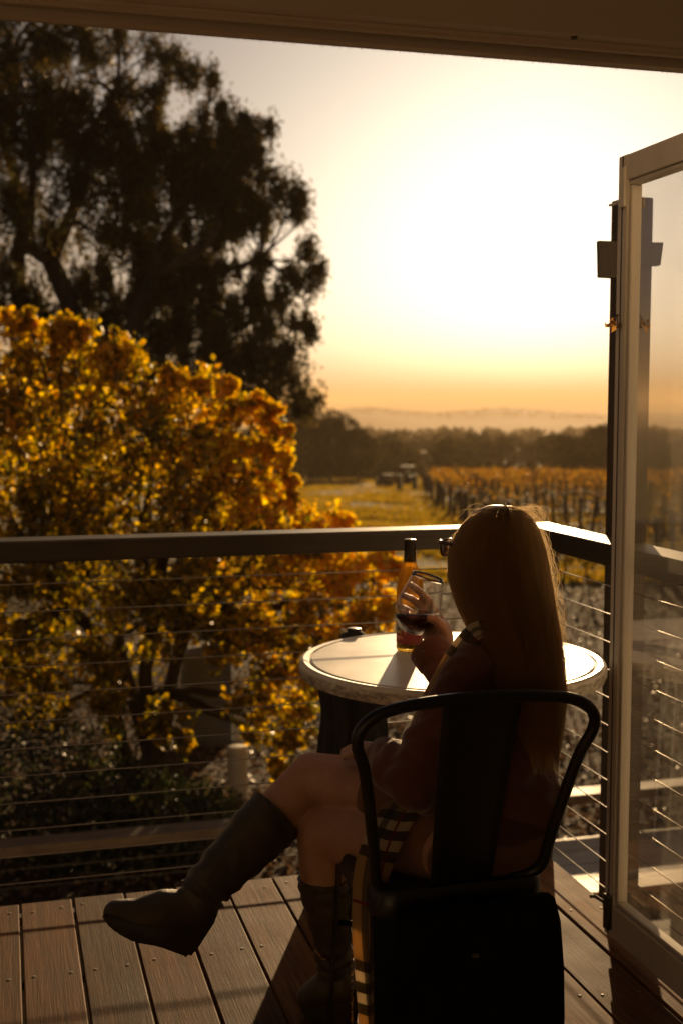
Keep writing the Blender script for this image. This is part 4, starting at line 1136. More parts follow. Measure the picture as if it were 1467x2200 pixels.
# ------------------------------------------------------------------ autumn tree
TD = 11.6
def gpt(px, d):
    lat = (px - 733.5) / F * d
    x = HF[0] * d + RGT[0] * lat; y = HF[1] * d + RGT[1] * lat
    return np.array([x, y, float(ground_z(x, y))])
tb = gpt(300, TD)
tree = empty('autumn_tree', tb); tag(tree, 'leafy tree with golden autumn leaves spilling up to the railing', 'tree')
blobs = []   # (px, py, depth offset, radius px)
spec = [(20, 780, 0, 95), (120, 790, .5, 90), (215, 800, -.2, 80), (150, 745, .2, 55), (262, 790, .3, 55), (60, 730, .6, 50), (300, 880, -.3, 85), (385, 890, .2, 85), (370, 840, .5, 45), (470, 900, -.1, 75), (540, 910, .2, 55),
        (560, 985, 0, 62), (480, 1000, -.6, 85), (380, 1000, -.9, 95), (260, 980, -.9, 100), (140, 920, -.7, 100), (20, 930, -.5, 110), (590, 1050, .1, 45), (520, 1090, -.5, 85), (400, 1110, -1., 95), (280, 1110, -1.1, 100), (150, 1070, -1., 110), (20, 1090, -.8, 110),
        (610, 1130, -.3, 60), (690, 1150, -.2, 55), (745, 1135, 0, 38), (640, 1210, -.8, 75), (730, 1220, -.5, 62), (800, 1205, -.3, 45), (840, 1200, -.2, 25), (540, 1240, -1.1, 90), (430, 1240, -1.2, 90), (300, 1250, -1.2, 90), (170, 1240, -1.1, 100), (40, 1250, -.9, 100),
        (700, 1300, -.7, 60), (770, 1290, -.6, 50), (812, 1320, -.4, 38), (640, 1340, -1., 70), (560, 1370, -1.1, 75), (470, 1370, -1., 60), (740, 1360, -.7, 45), (620, 1430, -.9, 70), (560, 1480, -.8, 65), (650, 1500, -.6, 50), (580, 1560, -.6, 55), (640, 1570, -.5, 40), (600, 1630, -.4, 35),
        (400, 1350, -.9, 65), (130, 1370, -.9, 90), (20, 1380, -.7, 90), (380, 1580, -1., 38), (345, 1550, -.9, 40), (250, 1400, -1, 70), (110, 1480, -.7, 80), (10, 1500, -.6, 80), (230, 1510, -.6, 55),
        (-90, 800, 0, 120), (-100, 1000, -.3, 130), (-110, 1200, -.5, 130), (-100, 1400, -.5, 110), (-230, 950, 0, 140), (-230, 1200, 0, 140), (-240, 1400, 0, 100),
        (150, 702, .1, 24), (128, 715, .2, 26), (172, 722, .1, 26), (255, 738, .2, 22), (283, 765, .1, 24), (235, 752, 0, 24), (365, 800, .3, 16), (385, 822, .2, 22), (432, 832, .1, 24), (492, 836, .1, 24), (545, 862, .1, 24), (580, 895, 0, 26), (603, 925, 0, 22), (612, 985, 0, 22), (628, 1035, 0, 20), (632, 1075, 0, 22), (20, 700, .1, 28), (60, 690, .2, 20), (850, 1225, -.2, 22), (835, 1300, -.3, 24), (100, 860, 1., 110), (300, 960, 1.1, 120), (450, 1040, 1., 100), (200, 1120, 1.2, 130), (430, 1200, 1., 120), (0, 1000, 1.2, 130), (600, 1240, .6, 60), (560, 1320, .7, 80), (300, 1320, 1.1, 100), (100, 1350, 1.2, 100)]
trunk = MB(); TB = tb
crownC, crownS, crownCol = [], [], []
heads = []
for (ax, ay, dd) in ((250, 1330, 0.3), (340, 1300, -0.4), (420, 1320, 0.2), (150, 1300, -0.2)):
    p = P(ax, ay, TD + dd) - TB
    base = np.array([0, 0, -0.15]) + rng.normal(size=3) * [0.06, 0.06, 0]
    pts = limb(trunk, base, p, 0.10, 0.055, 0.05, 8, 9)
    heads.append((p, pts))
tw = MB()
for (bx, by, dd, rp) in spec:
    depth = TD + dd
    c = P(bx, by, depth) - TB
    r = rp * depth / F
    hp = min(heads, key=lambda h: np.linalg.norm(h[0] - c))
    st = np.array(hp[1][-1]) if c[2] > hp[0][2] - 0.5 else np.array(hp[1][4])
    limb(trunk, st, c, 0.035, 0.010, 0.07, 6, 6)
    for q in range(4):
        limb(tw, c + rng.normal(size=3) * r * 0.2, c + rng.normal(size=3) * r * 0.75, 0.008, 0.003, 0.1, 4, 4)
    # sub clumps give the crown its tufted edge
    nsub = 9
    for q in range(nsub):
        v = rng.normal(size=3); v /= np.linalg.norm(v)
        sc_ = c + v * r * (0.35 + 0.85 * rng.random())
        n = int((26 + 54 * (r / 0.4) ** 1.5) * rng.uniform(.4, 1.2))
        pts = sc_ + rng.normal(size=(n, 3)) * r * 0.22 * rng.uniform(.7, 1.25)
        crownC.append(pts); crownS.append(rng.uniform(0.04, 0.095, n))
        warm = np.clip(0.32 + max(0, bx - 300) / 520 + (1020 - by) / 800 + rng.normal() * .2, 0.05, 1)  # sunny top and right, shady lower left painted over the natural leaf variation
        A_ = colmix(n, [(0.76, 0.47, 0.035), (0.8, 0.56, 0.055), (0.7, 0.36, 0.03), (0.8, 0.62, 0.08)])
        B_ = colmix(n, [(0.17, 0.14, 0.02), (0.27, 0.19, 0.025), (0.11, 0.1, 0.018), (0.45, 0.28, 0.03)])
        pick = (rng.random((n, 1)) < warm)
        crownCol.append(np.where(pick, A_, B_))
trunk.build('trunk', M_bark, tree, True)
tw.build('twigs', M_bark, tree)['kind'] = 'stuff'
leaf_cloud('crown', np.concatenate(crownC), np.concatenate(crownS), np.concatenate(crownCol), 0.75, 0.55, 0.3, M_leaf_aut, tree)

# ------------------------------------------------------------------ big eucalypt behind it
ED = 33.0
eb = gpt(170, ED)
euc = empty('eucalyptus_tree', eb); tag(euc, 'huge dark eucalyptus tree towering on the left against the sky', 'tree')
espec = [(20, 90, 0, 90), (110, 110, .5, 80), (200, 110, 0, 60), (255, 85, 0, 40), (330, 110, .3, 34), (375, 130, 0, 38), (400, 165, 0, 36), (455, 170, 0, 24), (300, 210, 0, 40), (340, 200, 0, 22), (265, 190, .3, 30), (60, 200, -1, 100), (170, 220, -.5, 70),
         (150, 300, 0, 110), (40, 330, -1, 120), (260, 300, 0, 70), (330, 300, .5, 60), (280, 390, -.5, 100), (150, 430, -1, 110), (30, 450, 0, 70), (390, 350, .5, 60), (430, 300, 0, 45), (480, 275, 0, 48), (540, 285, 0, 28), (575, 275, 0, 16), (520, 330, 0, 45), (470, 370, 0, 70), (560, 380, 0, 48),
         (420, 430, 0, 80), (520, 430, 0, 60), (600, 410, 0, 36), (645, 420, 0, 26), (640, 450, 0, 24), (580, 460, 0, 40), (350, 470, -.5, 80), (480, 490, 0, 55), (540, 480, 0, 30), (250, 500, 0, 60), (660, 540, 0, 26), (685, 580, 0, 22), (660, 610, 0, 26), (625, 590, .3, 24), (560, 560, 0, 26), (560, 620, 0, 34), (610, 640, 0, 26),
         (420, 560, 0, 60), (350, 570, .5, 60), (300, 590, 0, 50), (180, 600, 0, 40), (460, 620, 0, 50), (390, 650, 0, 70), (520, 680, 0, 55), (580, 690, 0, 48), (640, 690, 0, 26), (668, 715, 0, 16), (300, 680, 0, 80), (220, 640, 0, 45), (60, 640, 0, 50), (10, 580, 0, 40), (100, 690, 0, 60), (200, 720, 0, 60),
         (450, 740, 0, 70), (540, 760, 0, 60), (600, 770, 0, 50), (630, 830, 0, 34), (670, 865, 0, 28), (580, 840, 0, 44), (640, 880, .2, 22), (520, 830, 0, 60), (420, 830, 0, 70), (330, 780, 0, 80),
         (-80, 100, 0, 130), (-100, 300, 0, 150), (-90, 500, 0, 130), (-80, 680, 0, 120), (-250, 200, 0, 160), (-260, 450, 0, 160), (60, -60, 0, 130), (200, -20, 0, 90), (-100, -80, 0, 150), (330, -10, 0, 60),
         (120, 520, 1., 50), (330, 400, 1.5, 90), (200, 330, 1.5, 110), (60, 260, 1.5, 100), (460, 420, 1.5, 80), (450, 700, 1.2, 80), (350, 720, 1.2, 80)]
sat = []
for (bx, by, dd, rp) in espec:
    if bx > 120 and rp < 75 and bx < 560 and not (by < 260 and bx > 240):
        for q in range(3):
            a = rng.random() * 6.283; k = rp * rng.uniform(.95, 1.45)
            sat.append((bx + k * math.cos(a), by + k * math.sin(a) * .8, dd + rng.normal() * .3, rp * rng.uniform(.2, .38)))
espec = espec + sat
trunk, tw = MB(), MB()
limbs = []
for (ax, ay, dd, r0, r1) in ((110, 560, 0, .42, .26), (330, 600, -.6, .34, .2), (40, 540, .6, .32, .2), (-150, 560, 0, .36, .22)):
    p = P(ax, ay, ED + dd) - eb
    pts = limb(trunk, np.array([rng.normal() * .5, rng.normal() * .4, -0.3]), p, r0, r1, 0.04, 10, 10)
    limbs.append([np.array(q) for q in pts])
for (s_, ax, ay, r0, r1) in ((0, 200, 330, .24, .1), (0, 60, 250, .22, .09), (1, 470, 470, .2, .08), (1, 430, 330, .18, .07), (1, 560, 560, .16, .06), (2, 30, 150, .2, .08), (0, 250, 200, .15, .06), (1, 530, 700, .16, .06), (3, -200, 250, .2, .08)):
    p = P(ax, ay, ED + rng.normal() * .8) - eb
    pts = limb(trunk, limbs[s_][-1], p, r0, r1, 0.07, 8, 8)
    limbs.append([np.array(q) for q in pts])
allp = np.concatenate([np.array(l)[3:] for l in limbs])
cC, cS, cK = [], [], []
for (bx, by, dd, rp) in espec:
    depth = ED + dd * 1.3
    c = P(bx, by, depth) - eb; r = rp * depth / F
    dist = np.linalg.norm(allp - c, axis=1) + np.where(allp[:, 2] > c[2] + .6, 3, 0)
    st = allp[np.argmin(dist)]
    pts = limb(trunk, st, c, 0.075 if rp > 40 else (0.045 if rp > 22 else 0.025), 0.015, 0.1, 8, 6)
    for q in range(5):
        limb(tw, np.array(pts[-3]) + rng.normal(size=3) * r * .1, c + rng.normal(size=3) * r * 0.7, 0.022, 0.007, 0.12, 5, 4)
    nsub = int(5 + rp / 3.0)
    for q in range(nsub):
        v = rng.normal(size=3); v /= np.linalg.norm(v)
        sc_ = c + v * r * (0.2 + 1.05 * rng.random()) * np.array([1, 1, .85])
        n = int(rng.uniform(45, 85) * (1.15 if rp > 48 else .7))
        pts = sc_ + rng.normal(size=(n, 3)) * np.array([.13, .13, .27]) * (0.55 + r * .45) * rng.uniform(.6, 1.3)
        cC.append(pts); cS.append(rng.uniform(0.10, 0.2, n))
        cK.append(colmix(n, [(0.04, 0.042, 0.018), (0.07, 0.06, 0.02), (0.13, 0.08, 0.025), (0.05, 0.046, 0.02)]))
trunk.build('trunk', M_bark_euc, euc, True)
tw.build('twigs', M_bark_euc, euc)['kind'] = 'stuff'
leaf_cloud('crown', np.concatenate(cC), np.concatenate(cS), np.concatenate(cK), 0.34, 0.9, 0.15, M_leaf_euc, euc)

# ------------------------------------------------------------------ shrubs under the autumn tree
shr = [(40, 9.3, 0.95, 1.15, 'low dark shrub at the left edge below the autumn tree'), (215, 9.0, 0.8, 0.8, 'dark shrub below the autumn tree, between its two neighbours'), (370, 9.2, 0.6, 0.62, 'smallest dark shrub below the autumn tree, nearest the white bollard')]
for (px_, d, r, hgt, lab) in shr[:3]:
    g = gpt(px_, d)
    sh = empty('shrub', g); tag(sh, lab, 'shrub', 'dark shrubs under the autumn tree')
    st = MB()
    for q in range(9):
        v = rng.normal(size=3) * [r * .5, r * .5, 0]
        limb(st, (0, 0, -.03), (v[0], v[1], hgt * rng.uniform(.6, .95)), 0.012, 0.004, 0.1, 5, 5)
    st.build('stem', M_bark, sh)
    n = 5200
    pts = in_blob(n, (0, 0, hgt * .52), (r, r, hgt * .52), .3)
    leaf_cloud('foliage', pts, rng.uniform(.03, .06, n), colmix(n, [(0.02, 0.028, 0.012), (0.035, 0.04, 0.014), (0.05, 0.045, 0.015)]), 0.6, 0.2, .2, M_leaf_euc, sh)

# pale bollard and grey tank behind the tree
M_pvc = simple('pale painted pipe', (0.5, 0.46, 0.4), (0.62, 0.58, 0.5), 9, 0.5, 0, 0.1)
g = gpt(506, 11.0)
bo = empty('bollard', g); tag(bo, 'pale cylindrical bollard under the golden branches', 'bollard')
MB().lathe([(0.001, 0.50), (0.07, 0.50), (0.088, 0.495), (0.092, 0.48), (0.092, -0.1)], 28).build('shaft', M_pvc, bo, True)
MB().lathe([(0.0925, 0.462), (0.096, 0.46), (0.096, 0.44), (0.0925, 0.438)], 28).build('collar', M_pvc, bo, True)
M_tank = simple('grey tank', (0.16, 0.165, 0.15), (0.22, 0.22, 0.2), 6, 0.6, 0, 0.1)
g = gpt(440, 13.4)
tk = empty('water_tank', g); tag(tk, 'grey water tank half hidden behind the golden tree', 'water tank')
prof = [(0.28, -0.1)]
for k in range(14): prof += [(0.28, k * .07), (0.288, k * .07 + .02), (0.288, k * .07 + .045)]
MB().lathe(prof + [(0.28, 0.99)], 40).build('wall', M_tank, tk, True)
MB().lathe([(0.292, 0.98), (0.292, 1.0), (0.2, 1.06), (0.06, 1.08), (0.06, 1.11), (0.001, 1.11)], 40).build('lid', M_tank, tk, True)

# ------------------------------------------------------------------ lower deck with railing, table, chairs
LZ, LY = -1.9, 6.8
M_ldeck = wood('lower deck timber', (0.07, 0.045, 0.028), (0.12, 0.08, 0.05), (0.18, 0.12, 0.08), 'X', rough=0.65)
ld = MB()
for xx in np.arange(-2.2, 6.0, 1.3): ld.box(xx - .05, xx + .05, 4.2, LY + .05, LZ - 0.35, LZ - 0.026)
ld_o = ld.build('lower_deck', M_joist); tag(ld_o, kind='structure')
lb = MB().bevbox(-2.3, 5.8, -0.067, 0.067, -0.022, 0, 0.003).mesh('deck_board'); lb.materials.append(M_ldeck)
for k in range(18):
    o = link('deck_board', lb, M_ldeck, ld_o); o.location = (0, 4.3 + .141 * k, LZ)
lr = empty('lower_railing', (1.0, LY, LZ)); tag(lr, 'sunlit timber railing with wires along the terrace below the deck', 'railing')
MB().bevbox(-4.0, 5.6, -0.075, 0.075, 0.815, 0.875, 0.004).build('handrail', M_lowrail, lr)
for xx in (-3.2, -1.75, 0.12, 2.0, 3.9):
    MB().bevbox(xx - .045, xx + .045, -0.045, 0.045, -0.3, 0.8145, 0.003).build('post', M_post, lr)
for k in range(7):
    MB().tube([(-4, 0, 0.09 + .105 * k), (5.6, 0, 0.09 + .105 * k)], 0.002, 6).build('wire', M_wire, lr)
# patio table
T0 = onz(1335, 1846, LZ + 0.74)
pt = empty('patio_table', (T0[0], T0[1], LZ), 0.0); tag(pt, 'rectangular timber slat table on the terrace below, behind the glass door', 'table')
M_slat = wood('table slat timber', (0.2, 0.13, 0.08), (0.3, 0.2, 0.125), (0.38, 0.27, 0.17), 'X', rough=0.5)
slat = MB().bevbox(-0.62, 0.62, -0.093, 0.093, 0.71, 0.74, 0.003).mesh('slat'); slat.materials.append(M_slat)
for k in range(4):
    o = link('slat', slat, M_slat, pt); o.location = (0, -0.29 + 0.193 * k, 0)
for sx in (-1, 1):
    for sy in (-1, 1):
        MB().bevbox(sx * .54 - .03, sx * .54 + .03, sy * .31 - .03, sy * .31 + .03, 0, 0.7095, .003).build('leg', M_joist, pt)
for (dx, dy, rz, lab) in ((-0.46, -0.5, -0.35, 'black metal chair at the lower table, left of the glass door'), (-0.02, -0.72, 0.1, 'black metal chair at the lower table, half behind the door stile'), (0.42, -0.85, 0.0, 'black metal chair at the lower table, seen through the glass door')):
    c = copy_tree(chair); c.location = (T0[0] + dx, T0[1] + dy, LZ); c.rotation_euler = (0, 0, rz); tag(c, lab)

# ------------------------------------------------------------------ vineyard
M_vpost = simple('grey vineyard post', (0.09, 0.075, 0.06), (0.17, 0.14, 0.115), 8, 0.9, 0, 0.3)
M_vine = simple('vine wood', (0.05, 0.032, 0.022), (0.11, 0.075, 0.05), 15, 0.9, 0, 0.4)
vpost = [MB().tube([(0, 0, -.2), (rng.normal() * .03, rng.normal() * .03, h_)], [.075, .07], 7).mesh('post') for h_ in (1.4, 1.55, 1.7, 1.85)]
vend = [MB().tube([(0, 0, -.2), (rng.normal() * .05, rng.normal() * .05, h_)], [.11, .1], 9).mesh('end_post') for h_ in (1.45, 1.6)]
vines = []
for q in range(6):
    vm = MB()
    pts = limb(vm, (0, 0, -.05), (rng.normal() * .08, rng.normal() * .05, .75), 0.035, 0.025, .08, 5, 6)
    for sx in (-1, 1):
        arm = limb(vm, pts[-1], (sx * rng.uniform(.6, .85), rng.normal() * .04, .82), 0.02, 0.012, .05, 5, 5)
        for w in arm[1:]:
            limb(vm, w, np.array(w) + [rng.normal() * .15, rng.normal() * .18, rng.uniform(.25, .7)], 0.007, 0.003, .12, 4, 4)
            limb(vm, w, np.array(w) + [rng.normal() * .15, rng.normal() * .18, rng.uniform(.2, .6)], 0.007, 0.003, .12, 4, 4)
    vines.append(vm.mesh('vine'))
for mm in vpost + vend: mm.materials.append(M_vpost)
for mm in vines: mm.materials.append(M_vine)
ROWS = 44; nvine = 0
def ordinal(n):
    ones = 'first second third fourth fifth sixth seventh eighth ninth tenth eleventh twelfth thirteenth fourteenth fifteenth sixteenth seventeenth eighteenth nineteenth'.split()
    if n < 20: return ones[n - 1]
    t, u = divmod(n, 10)
    return {2: 'twentieth', 3: 'thirtieth', 4: 'fortieth'}[t] if u == 0 else {2: 'twenty', 3: 'thirty', 4: 'forty'}[t] + '-' + ones[u - 1]
RX = np.array([RGT[0], RGT[1], 0.0])
rot = math.atan2(RGT[1], RGT[0])
for k in range(ROWS):
    d = 27 + 2.9 * k + (0.02 * k * k)
    l0 = np.interp(d, [25, 35, 70, 120, 180], [4.6, 4.9, 5.8, 8.0, 12.2]) + rng.normal() * .15
    l1 = (1500 - 733.5) / F * d + 1.0
    o0 = HF * d + RX * l0
    z0 = float(ground_z(o0[0], o0[1]))
    row = empty('vine_row', (o0[0], o0[1], z0), rot)
    where = 'near' if k < 12 else ('middle' if k < 28 else 'far')
    tag(row, {'near': '%s vine row counted from the deck, with mostly bare canes', 'middle': '%s vine row counted from the deck, with sparse orange leaves', 'far': '%s vine row counted from the deck, with golden leaves'}[where] % ordinal(k + 1), 'vine row', where + ' vine rows')
    def zz(s_):
        p = o0 + RX * s_
        return float(ground_z(p[0], p[1])) - z0
    s_ = 0.0; first = True
    while s_ < l1 - l0:
        o = link('end_post' if first else 'post', random.choice(vend if first else vpost), None, row)
        o.location = (s_, 0, zz(s_)); o.rotation_euler = (rng.normal() * .05, rng.normal() * .05, rng.random() * 6)
        s_ += 4.6 if not first else 3.6; first = False
    L = l1 - l0
    for hw in (0.8, 1.15):
        MB().tube([(0, 0, zz(0) + hw), (L * .5, 0, zz(L * .5) + hw), (L, 0, zz(L) + hw)], 0.004 + 0.00004 * d, 5).build('wire', M_wire, row)
    s_ = 0.9
    vj = MB()
    while s_ < L:
        vm = random.choice(vines)
        if nvine < 290:
            o = link('vine', vm, None, row); o.location = (s_, 0, zz(s_)); o.rotation_euler = (0, 0, math.pi if rng.random() < .5 else 0); nvine += 1
        else:
            dz = zz(s_)
            vj.add([(v.co.x + s_, v.co.y, v.co.z + dz) for v in vm.vertices], [tuple(p.vertices) for p in vm.polygons])
        s_ += 1.7
    if vj.v:
        o = vj.build('vines', M_vine, row); o['kind'] = 'stuff'
    dens = np.interp(d, [27, 45, 75, 105, 140, 175], [1, 1.5, 3, 8, 34, 60]) * rng.uniform(.5, 1.4)
    n = int(dens * L)
    cx_ = rng.random(max(3, int(L / 1.3))) * L
    C_ = np.stack([np.clip(rng.choice(cx_, n) + rng.normal(size=n) * .45, 0, L), rng.normal(size=n) * .16, 0.95 + rng.normal(size=n) * .3], -1)
    C_[:, 2] += np.interp(C_[:, 0], [0, L * .5, L], [zz(0), zz(L * .5), zz(L)])
    leaf_cloud('leaves', C_, rng.uniform(.09, .16, n) * (1 + d / 200), colmix(n, [(0.42, 0.21, 0.035), (0.42, 0.26, 0.05), (0.28, 0.13, 0.035), (0.24, 0.15, 0.05)]), .85, .4, .25, M_leaf_aut, row)['kind'] = 'stuff'

# ------------------------------------------------------------------ grass, litter
n = 150000
d = 30 + 190 * rng.random(n) ** 1.5
px_ = rng.uniform(420, 1500, n)
lat = (px_ - 733.5) / F * d
keep = (lat < np.interp(d, [25, 35, 70, 120, 180, 230], [4.6, 4.9, 5.8, 8.0, 12.2, 16]) + .6) | (rng.random(n) < .25)
d, lat = d[keep], lat[keep]
x = HF[0] * d + RX[0] * lat; y = HF[1] * d + RX[1] * lat
patch = .7 * np.sin(x * .35 + 2 * np.sin(y * .21)) * np.sin(d * .23 + 1.9 * np.sin(x * .27)) + .5 * np.sin(x * .9 + y * .51 + 2 * np.sin(d * .4)) + .35
k_ = patch + rng.normal(size=len(x)) * .35 > .05
x, y, d, patch = x[k_], y[k_], d[k_], patch[k_]
n = len(x)
z = ground_z(x, y)
h_ = rng.uniform(.08, .26, n) * np.clip(.6 + patch * .5, .4, 1.4)
w_ = rng.uniform(.02, .05, n) * (1 + d / 60)
a = rng.random(n) * math.pi
dx, dy = np.cos(a) * w_, np.sin(a) * w_
lean = rng.normal(size=(n, 2)) * h_[:, None] * .5
V = np.stack([np.stack([x - dx, y - dy, z - .02], -1), np.stack([x + dx, y + dy, z - .02], -1), np.stack([x + lean[:, 0], y + lean[:, 1], z + h_], -1)], 1).reshape(-1, 3)
Fc = np.arange(3 * n).reshape(-1, 3)
gc = colmix(n, [(0.44, 0.29, 0.05), (0.34, 0.26, 0.04), (0.5, 0.33, 0.1), (0.26, 0.19, 0.035)])
tag(link('grass', npmesh('grass', V, Fc, np.repeat(gc, 3, 0)), M_grass), 'dry tufted grass over the paddock', 'grass', kind='stuff')

n = 26000
d = 7.2 + 26 * rng.random(n) ** 1.2
px_ = rng.uniform(-100, 1550, n); lat = (px_ - 733.5) / F * d
x = HF[0] * d + RX[0] * lat; y = HF[1] * d + RX[1] * lat
C_ = np.stack([x, y, ground_z(x, y) + .015 + .03 * rng.random(n)], -1)
dirs = rng.normal(size=(n, 3)) * [1, 1, .35]
leaf_cloud('leaf_litter', C_, rng.uniform(.03, .085, n), colmix(n, [(0.1, 0.055, 0.03), (0.16, 0.095, 0.05), (0.06, 0.04, 0.025), (0.26, 0.18, 0.11)]), .7, 0, .35, M_leaf_litter, None, dirs)
tag(bpy.data.objects['leaf_litter'], 'fallen leaves scattered over bare soil below the deck', 'leaf litter', kind='stuff')

# ------------------------------------------------------------------ trees past the paddock, forest, hills
def far_tree_pts(h_, w, n, nb=14):
    c = []
    for q in range(nb):
        t = rng.random(); ang = rng.random() * 6.28
        rad = w * .5 * math.sqrt(max(0.05, 1 - abs(t - .45) * 1.7)) * rng.random() ** .5
        bc = np.array([rad * math.cos(ang), rad * math.sin(ang), h_ * (.16 + .76 * t)])
        br_ = w * rng.uniform(.14, .26)
        c.append(in_blob(n // nb, bc, (br_, br_, br_ * .8), .5))
    return np.concatenate(c)
PALF = [(0.03, 0.032, 0.014), (0.045, 0.042, 0.016), (0.06, 0.048, 0.018), (0.025, 0.028, 0.013)]
dark = [(590, 158, 8.8, 8, 'dark bushy tree at the paddock edge, leftmost, behind the golden leaves'), (650, 165, 9.3, 8.5, 'dark bushy tree at the paddock edge, second from the golden tree'), (712, 160, 9.0, 7.5, 'tallest dark bushy tree in the clump at the paddock edge'), (768, 163, 7.6, 6.5, 'rounded dark tree at the right end of the paddock edge clump'),
        (1225, 190, 6.0, 8, 'dim bushy tree just beyond the vineyard, left of its taller neighbour'), (1290, 188, 8.2, 8.5, 'taller dim tree beyond the vineyard beside the veranda post'), (1400, 190, 7.5, 9, 'dim tree beyond the vineyard seen through the glass door')]
for (px_, d, h_, w, lab) in dark:
    g = gpt(px_, d)
    t = empty('bushy_tree', g); tag(t, lab, 'tree', 'trees past the paddock')
    tk_ = MB(); pts = limb(tk_, (0, 0, -.3), (rng.normal() * .4, rng.normal() * .4, h_ * .6), .28, .12, .05, 6, 7)
    for q in range(6): limb(tk_, pts[2 + q % 4], (rng.normal() * w * .25, rng.normal() * w * .25, h_ * rng.uniform(.5, .85)), .1, .03, .08, 5, 5)
    tk_.build('trunk', M_bark, t, True)
    n = 5200
    C_ = far_tree_pts(h_, w, n, 26)
    leaf_cloud('crown', C_, rng.uniform(.22, .5, len(C_)), colmix(len(C_), PALF + [(0.09, 0.065, 0.02)]), .7, .3, .2, M_leaf_far, t)
# forest band: reads as one mass
cC, cS, cK = [], [], []
def scatter(N, d0, d1, px0, px1, hr, nleaf, lsz, nb=9):
    for q in range(N):
        d = d0 + (d1 - d0) * rng.random()
        g = gpt(rng.uniform(px0, px1), d)
        h_ = rng.uniform(*hr); w = h_ * rng.uniform(.8, 1.15)
        C_ = far_tree_pts(h_, w, nleaf, nb) * ((1, 1, 1) if nb > 5 else (1, 1, .8)) + g
        cC.append(C_); cS.append(rng.uniform(.5, 1.2, len(C_)) * lsz); cK.append(colmix(len(C_), PALF))
scatter(330, 200, 330, -300, 1900, (4.5, 7.2), 330, 0.8)
scatter(300, 172, 205, 560, 1600, (1.6, 3.0), 110, 0.7, 4)
scatter(260, 330, 620, -300, 1900, (5, 9), 180, 1.5)
scatter(760, 620, 1200, -400, 2000, (6, 9), 90, 2.4, 3)
PALF = [(0.05, 0.042, 0.02), (0.06, 0.05, 0.024)]
scatter(520, 1950, 2320, 700, 1400, (1.5, 3.2), 12, 2.4, 2)
leaf_cloud('forest', np.concatenate(cC), np.concatenate(cS), np.concatenate(cK), .8, .2, .2, M_leaf_far)
tag(bpy.data.objects['forest'], 'hazy woodland filling the valley and hillsides beyond the vineyard', 'forest', kind='stuff')

# ------------------------------------------------------------------ tractor, parked car, stake
M_tyre = simple('tyre rubber', (0.012, 0.012, 0.012), (0.025, 0.024, 0.022), 30, 0.85)
M_tract = simple('tractor paint', (0.02, 0.02, 0.018), (0.035, 0.032, 0.028), 9, 0.8, spec=0.2)
M_chrome = simple('bright metal', (0.7, 0.68, 0.64), (0.8, 0.78, 0.74), 10, 0.15, 1.0, 0)
g = gpt(875, 119)
tr_ = empty('tractor', g, -yaw - 0.15); tag(tr_, 'small dark tractor with a canopy parked beside the vines', 'tractor')
for sx in (-1, 1):
    for (yy, r_, w_) in ((-0.7, 0.66, 0.36), (1.15, 0.38, 0.22)):
        Mx = Matrix.Translation((sx * .74, yy, r_)) @ Matrix.Rotation(math.pi / 2, 4, 'Y')
        o = MB().lathe([(r_ * .5, -w_ / 2), (r_ * .92, -w_ / 2), (r_, -w_ / 3), (r_, w_ / 3), (r_ * .92, w_ / 2), (r_ * .5, w_ / 2)], 24, Mx).build('wheel', M_tyre, tr_, True)
        MB().lathe([(0.001, -w_ * .2), (r_ * .5, -w_ * .3), (r_ * .5, w_ * .3), (0.001, w_ * .2)], 18, Mx).build('rim', M_tract, o, True)
    MB().bevbox(sx * .74 - .2, sx * .74 + .2, -1.2, -0.2, 1.36, 1.44, .02).build('fender', M_tract, tr_)
    MB().tube([(sx * .5, -.55, .9), (sx * .5, -.55, 2.2)], .035, 8).build('canopy_post', M_tract, tr_)
    o = MB().lathe([(0.001, 0.03), (.06, .0), (.06, -.06), (0.001, -.06)], 12, Matrix.Translation((sx * .68, -1.1, 1.5)) @ Matrix.Rotation(math.pi / 2, 4, 'X')).build('lamp', M_chrome, tr_, True)
MB().bevbox(-.38, .38, -.9, .2, .55, 1.3, .05).build('body', M_tract, tr_)
MB().bevbox(-.3, .3, .2, 1.6, .6, 1.25, .06).build('hood', M_tract, tr_)
MB().bevbox(-.24, .24, -.75, -.25, 1.3, 1.75, .05).build('seat', M_tyre, tr_)
MB().bevbox(-.65, .65, -1.0, .5, 2.2, 2.27, .03).build('canopy', M_tract, tr_)
g = gpt(835, 132)
car = empty('parked_car', g, 0.9); tag(car, 'low dark car parked under the trees left of the tractor', 'car')
M_carp = simple('dark car paint', (0.015, 0.015, 0.017), (0.02, 0.02, 0.022), 6, 0.25, 0, 0)
M_cglass = simple('car glass', (0.02, 0.02, 0.02), (0.03, 0.03, 0.03), 6, 0.05, 0, 0)
side = [(-1.9, .3), (1.9, .3), (1.95, .62), (1.0, .82), (-1.85, .85), (-1.95, .6)]
MX = Matrix(((1, 0, 0, 0), (0, 0, -1, 0), (0, 1, 0, 0), (0, 0, 0, 1)))
MB().prism(side, -.8, .8, MX).build('body', M_carp, car)
cb_ = MB().prism([(-1.5, .851), (.95, .826), (.3, 1.3), (-.9, 1.32)], -.68, .68, MX).build('cabin', M_cglass, car)
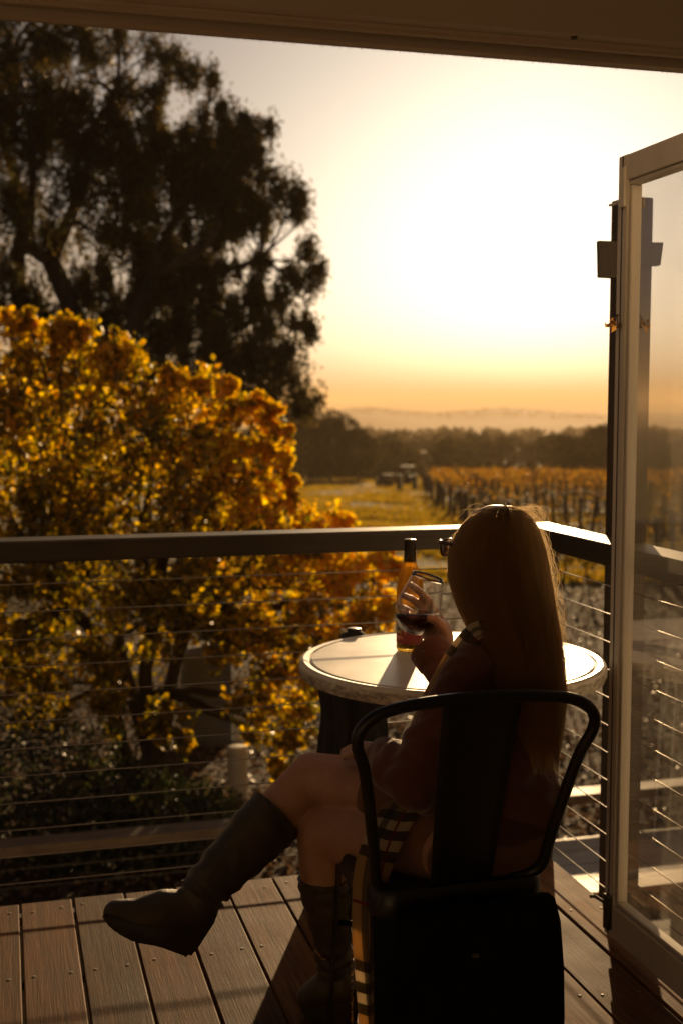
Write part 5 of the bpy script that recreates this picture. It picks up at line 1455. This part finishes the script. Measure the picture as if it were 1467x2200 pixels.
for sx in (-1.15, 1.2):
    for sy in (-.76, .76):
        MB().lathe([(0.001, -.1), (.26, -.1), (.31, -.06), (.31, .06), (.26, .1), (0.001, .1)], 18, Matrix.Translation((sx, sy, .31)) @ Matrix.Rotation(math.pi / 2, 4, 'X')).build('wheel', M_tyre, car, True)
for sy in (-.6, .6):
    MB().box(-1.97, -1.94, sy - .1, sy + .1, .62, .72).build('headlight', M_chrome, car)
g = gpt(952, 78)
M_stake = simple('pale stake wood', (0.5, 0.42, 0.32), (0.62, 0.53, 0.42), 10, 0.6)
st = MB().tube([(-.26, 0, .62), (.26, 0, .36)], .045, 8).build('guard_tube', M_stake)
st.location = g; st.rotation_euler = (0, 0, rot); 
tag(st, 'short pale slanting vine guard at the vineyard corner', 'vine guard')
st.location = (g[0], g[1], g[2] - 0.3)

# dried sprig on the veranda post
sprig = MB()
s0 = P(1327, 676, 2.99); s1 = P(1310, 692, 2.99)
limb(sprig, s0, s1, .0018, .001, .1, 6, 5); limb(sprig, s0, P(1326, 705, 2.99), .0018, .001, .1, 5, 5)
so = sprig.build('dried_sprig', M_vine); tag(so, 'small dried sprig clinging to the tall veranda post', 'sprig')
for q in range(6):
    pass
C_ = np.array([s1 + rng.normal(size=3) * .006 for q in range(10)] + [P(1326, 703, 2.99) + rng.normal(size=3) * .004 for q in range(4)])
leaf_cloud('leaf', C_, rng.uniform(.012, .022, len(C_)), colmix(len(C_), [(0.3, 0.18, 0.06), (0.2, 0.1, 0.04)]), .6, .5, .2, M_leaf_aut, so)

# ------------------------------------------------------------------ haze
hz = MB().box(-15000, 15000, -15000, 15000, -140, 60).build('haze', None)
m = bpy.data.materials.new('haze air'); m.use_nodes = True; nt = m.node_tree; nt.nodes.clear()
out = nt.nodes.new('ShaderNodeOutputMaterial'); pv = nt.nodes.new('ShaderNodeVolumePrincipled')
pv.inputs['Color'].default_value = (0.80, 0.61, 0.39, 1); pv.inputs['Density'].default_value = 0.0003; pv.inputs['Anisotropy'].default_value = 0.3
nt.links.new(pv.outputs[0], out.inputs['Volume'])
hz.data.materials.append(m); tag(hz, 'thin golden haze in the valley air', 'haze', kind='stuff')
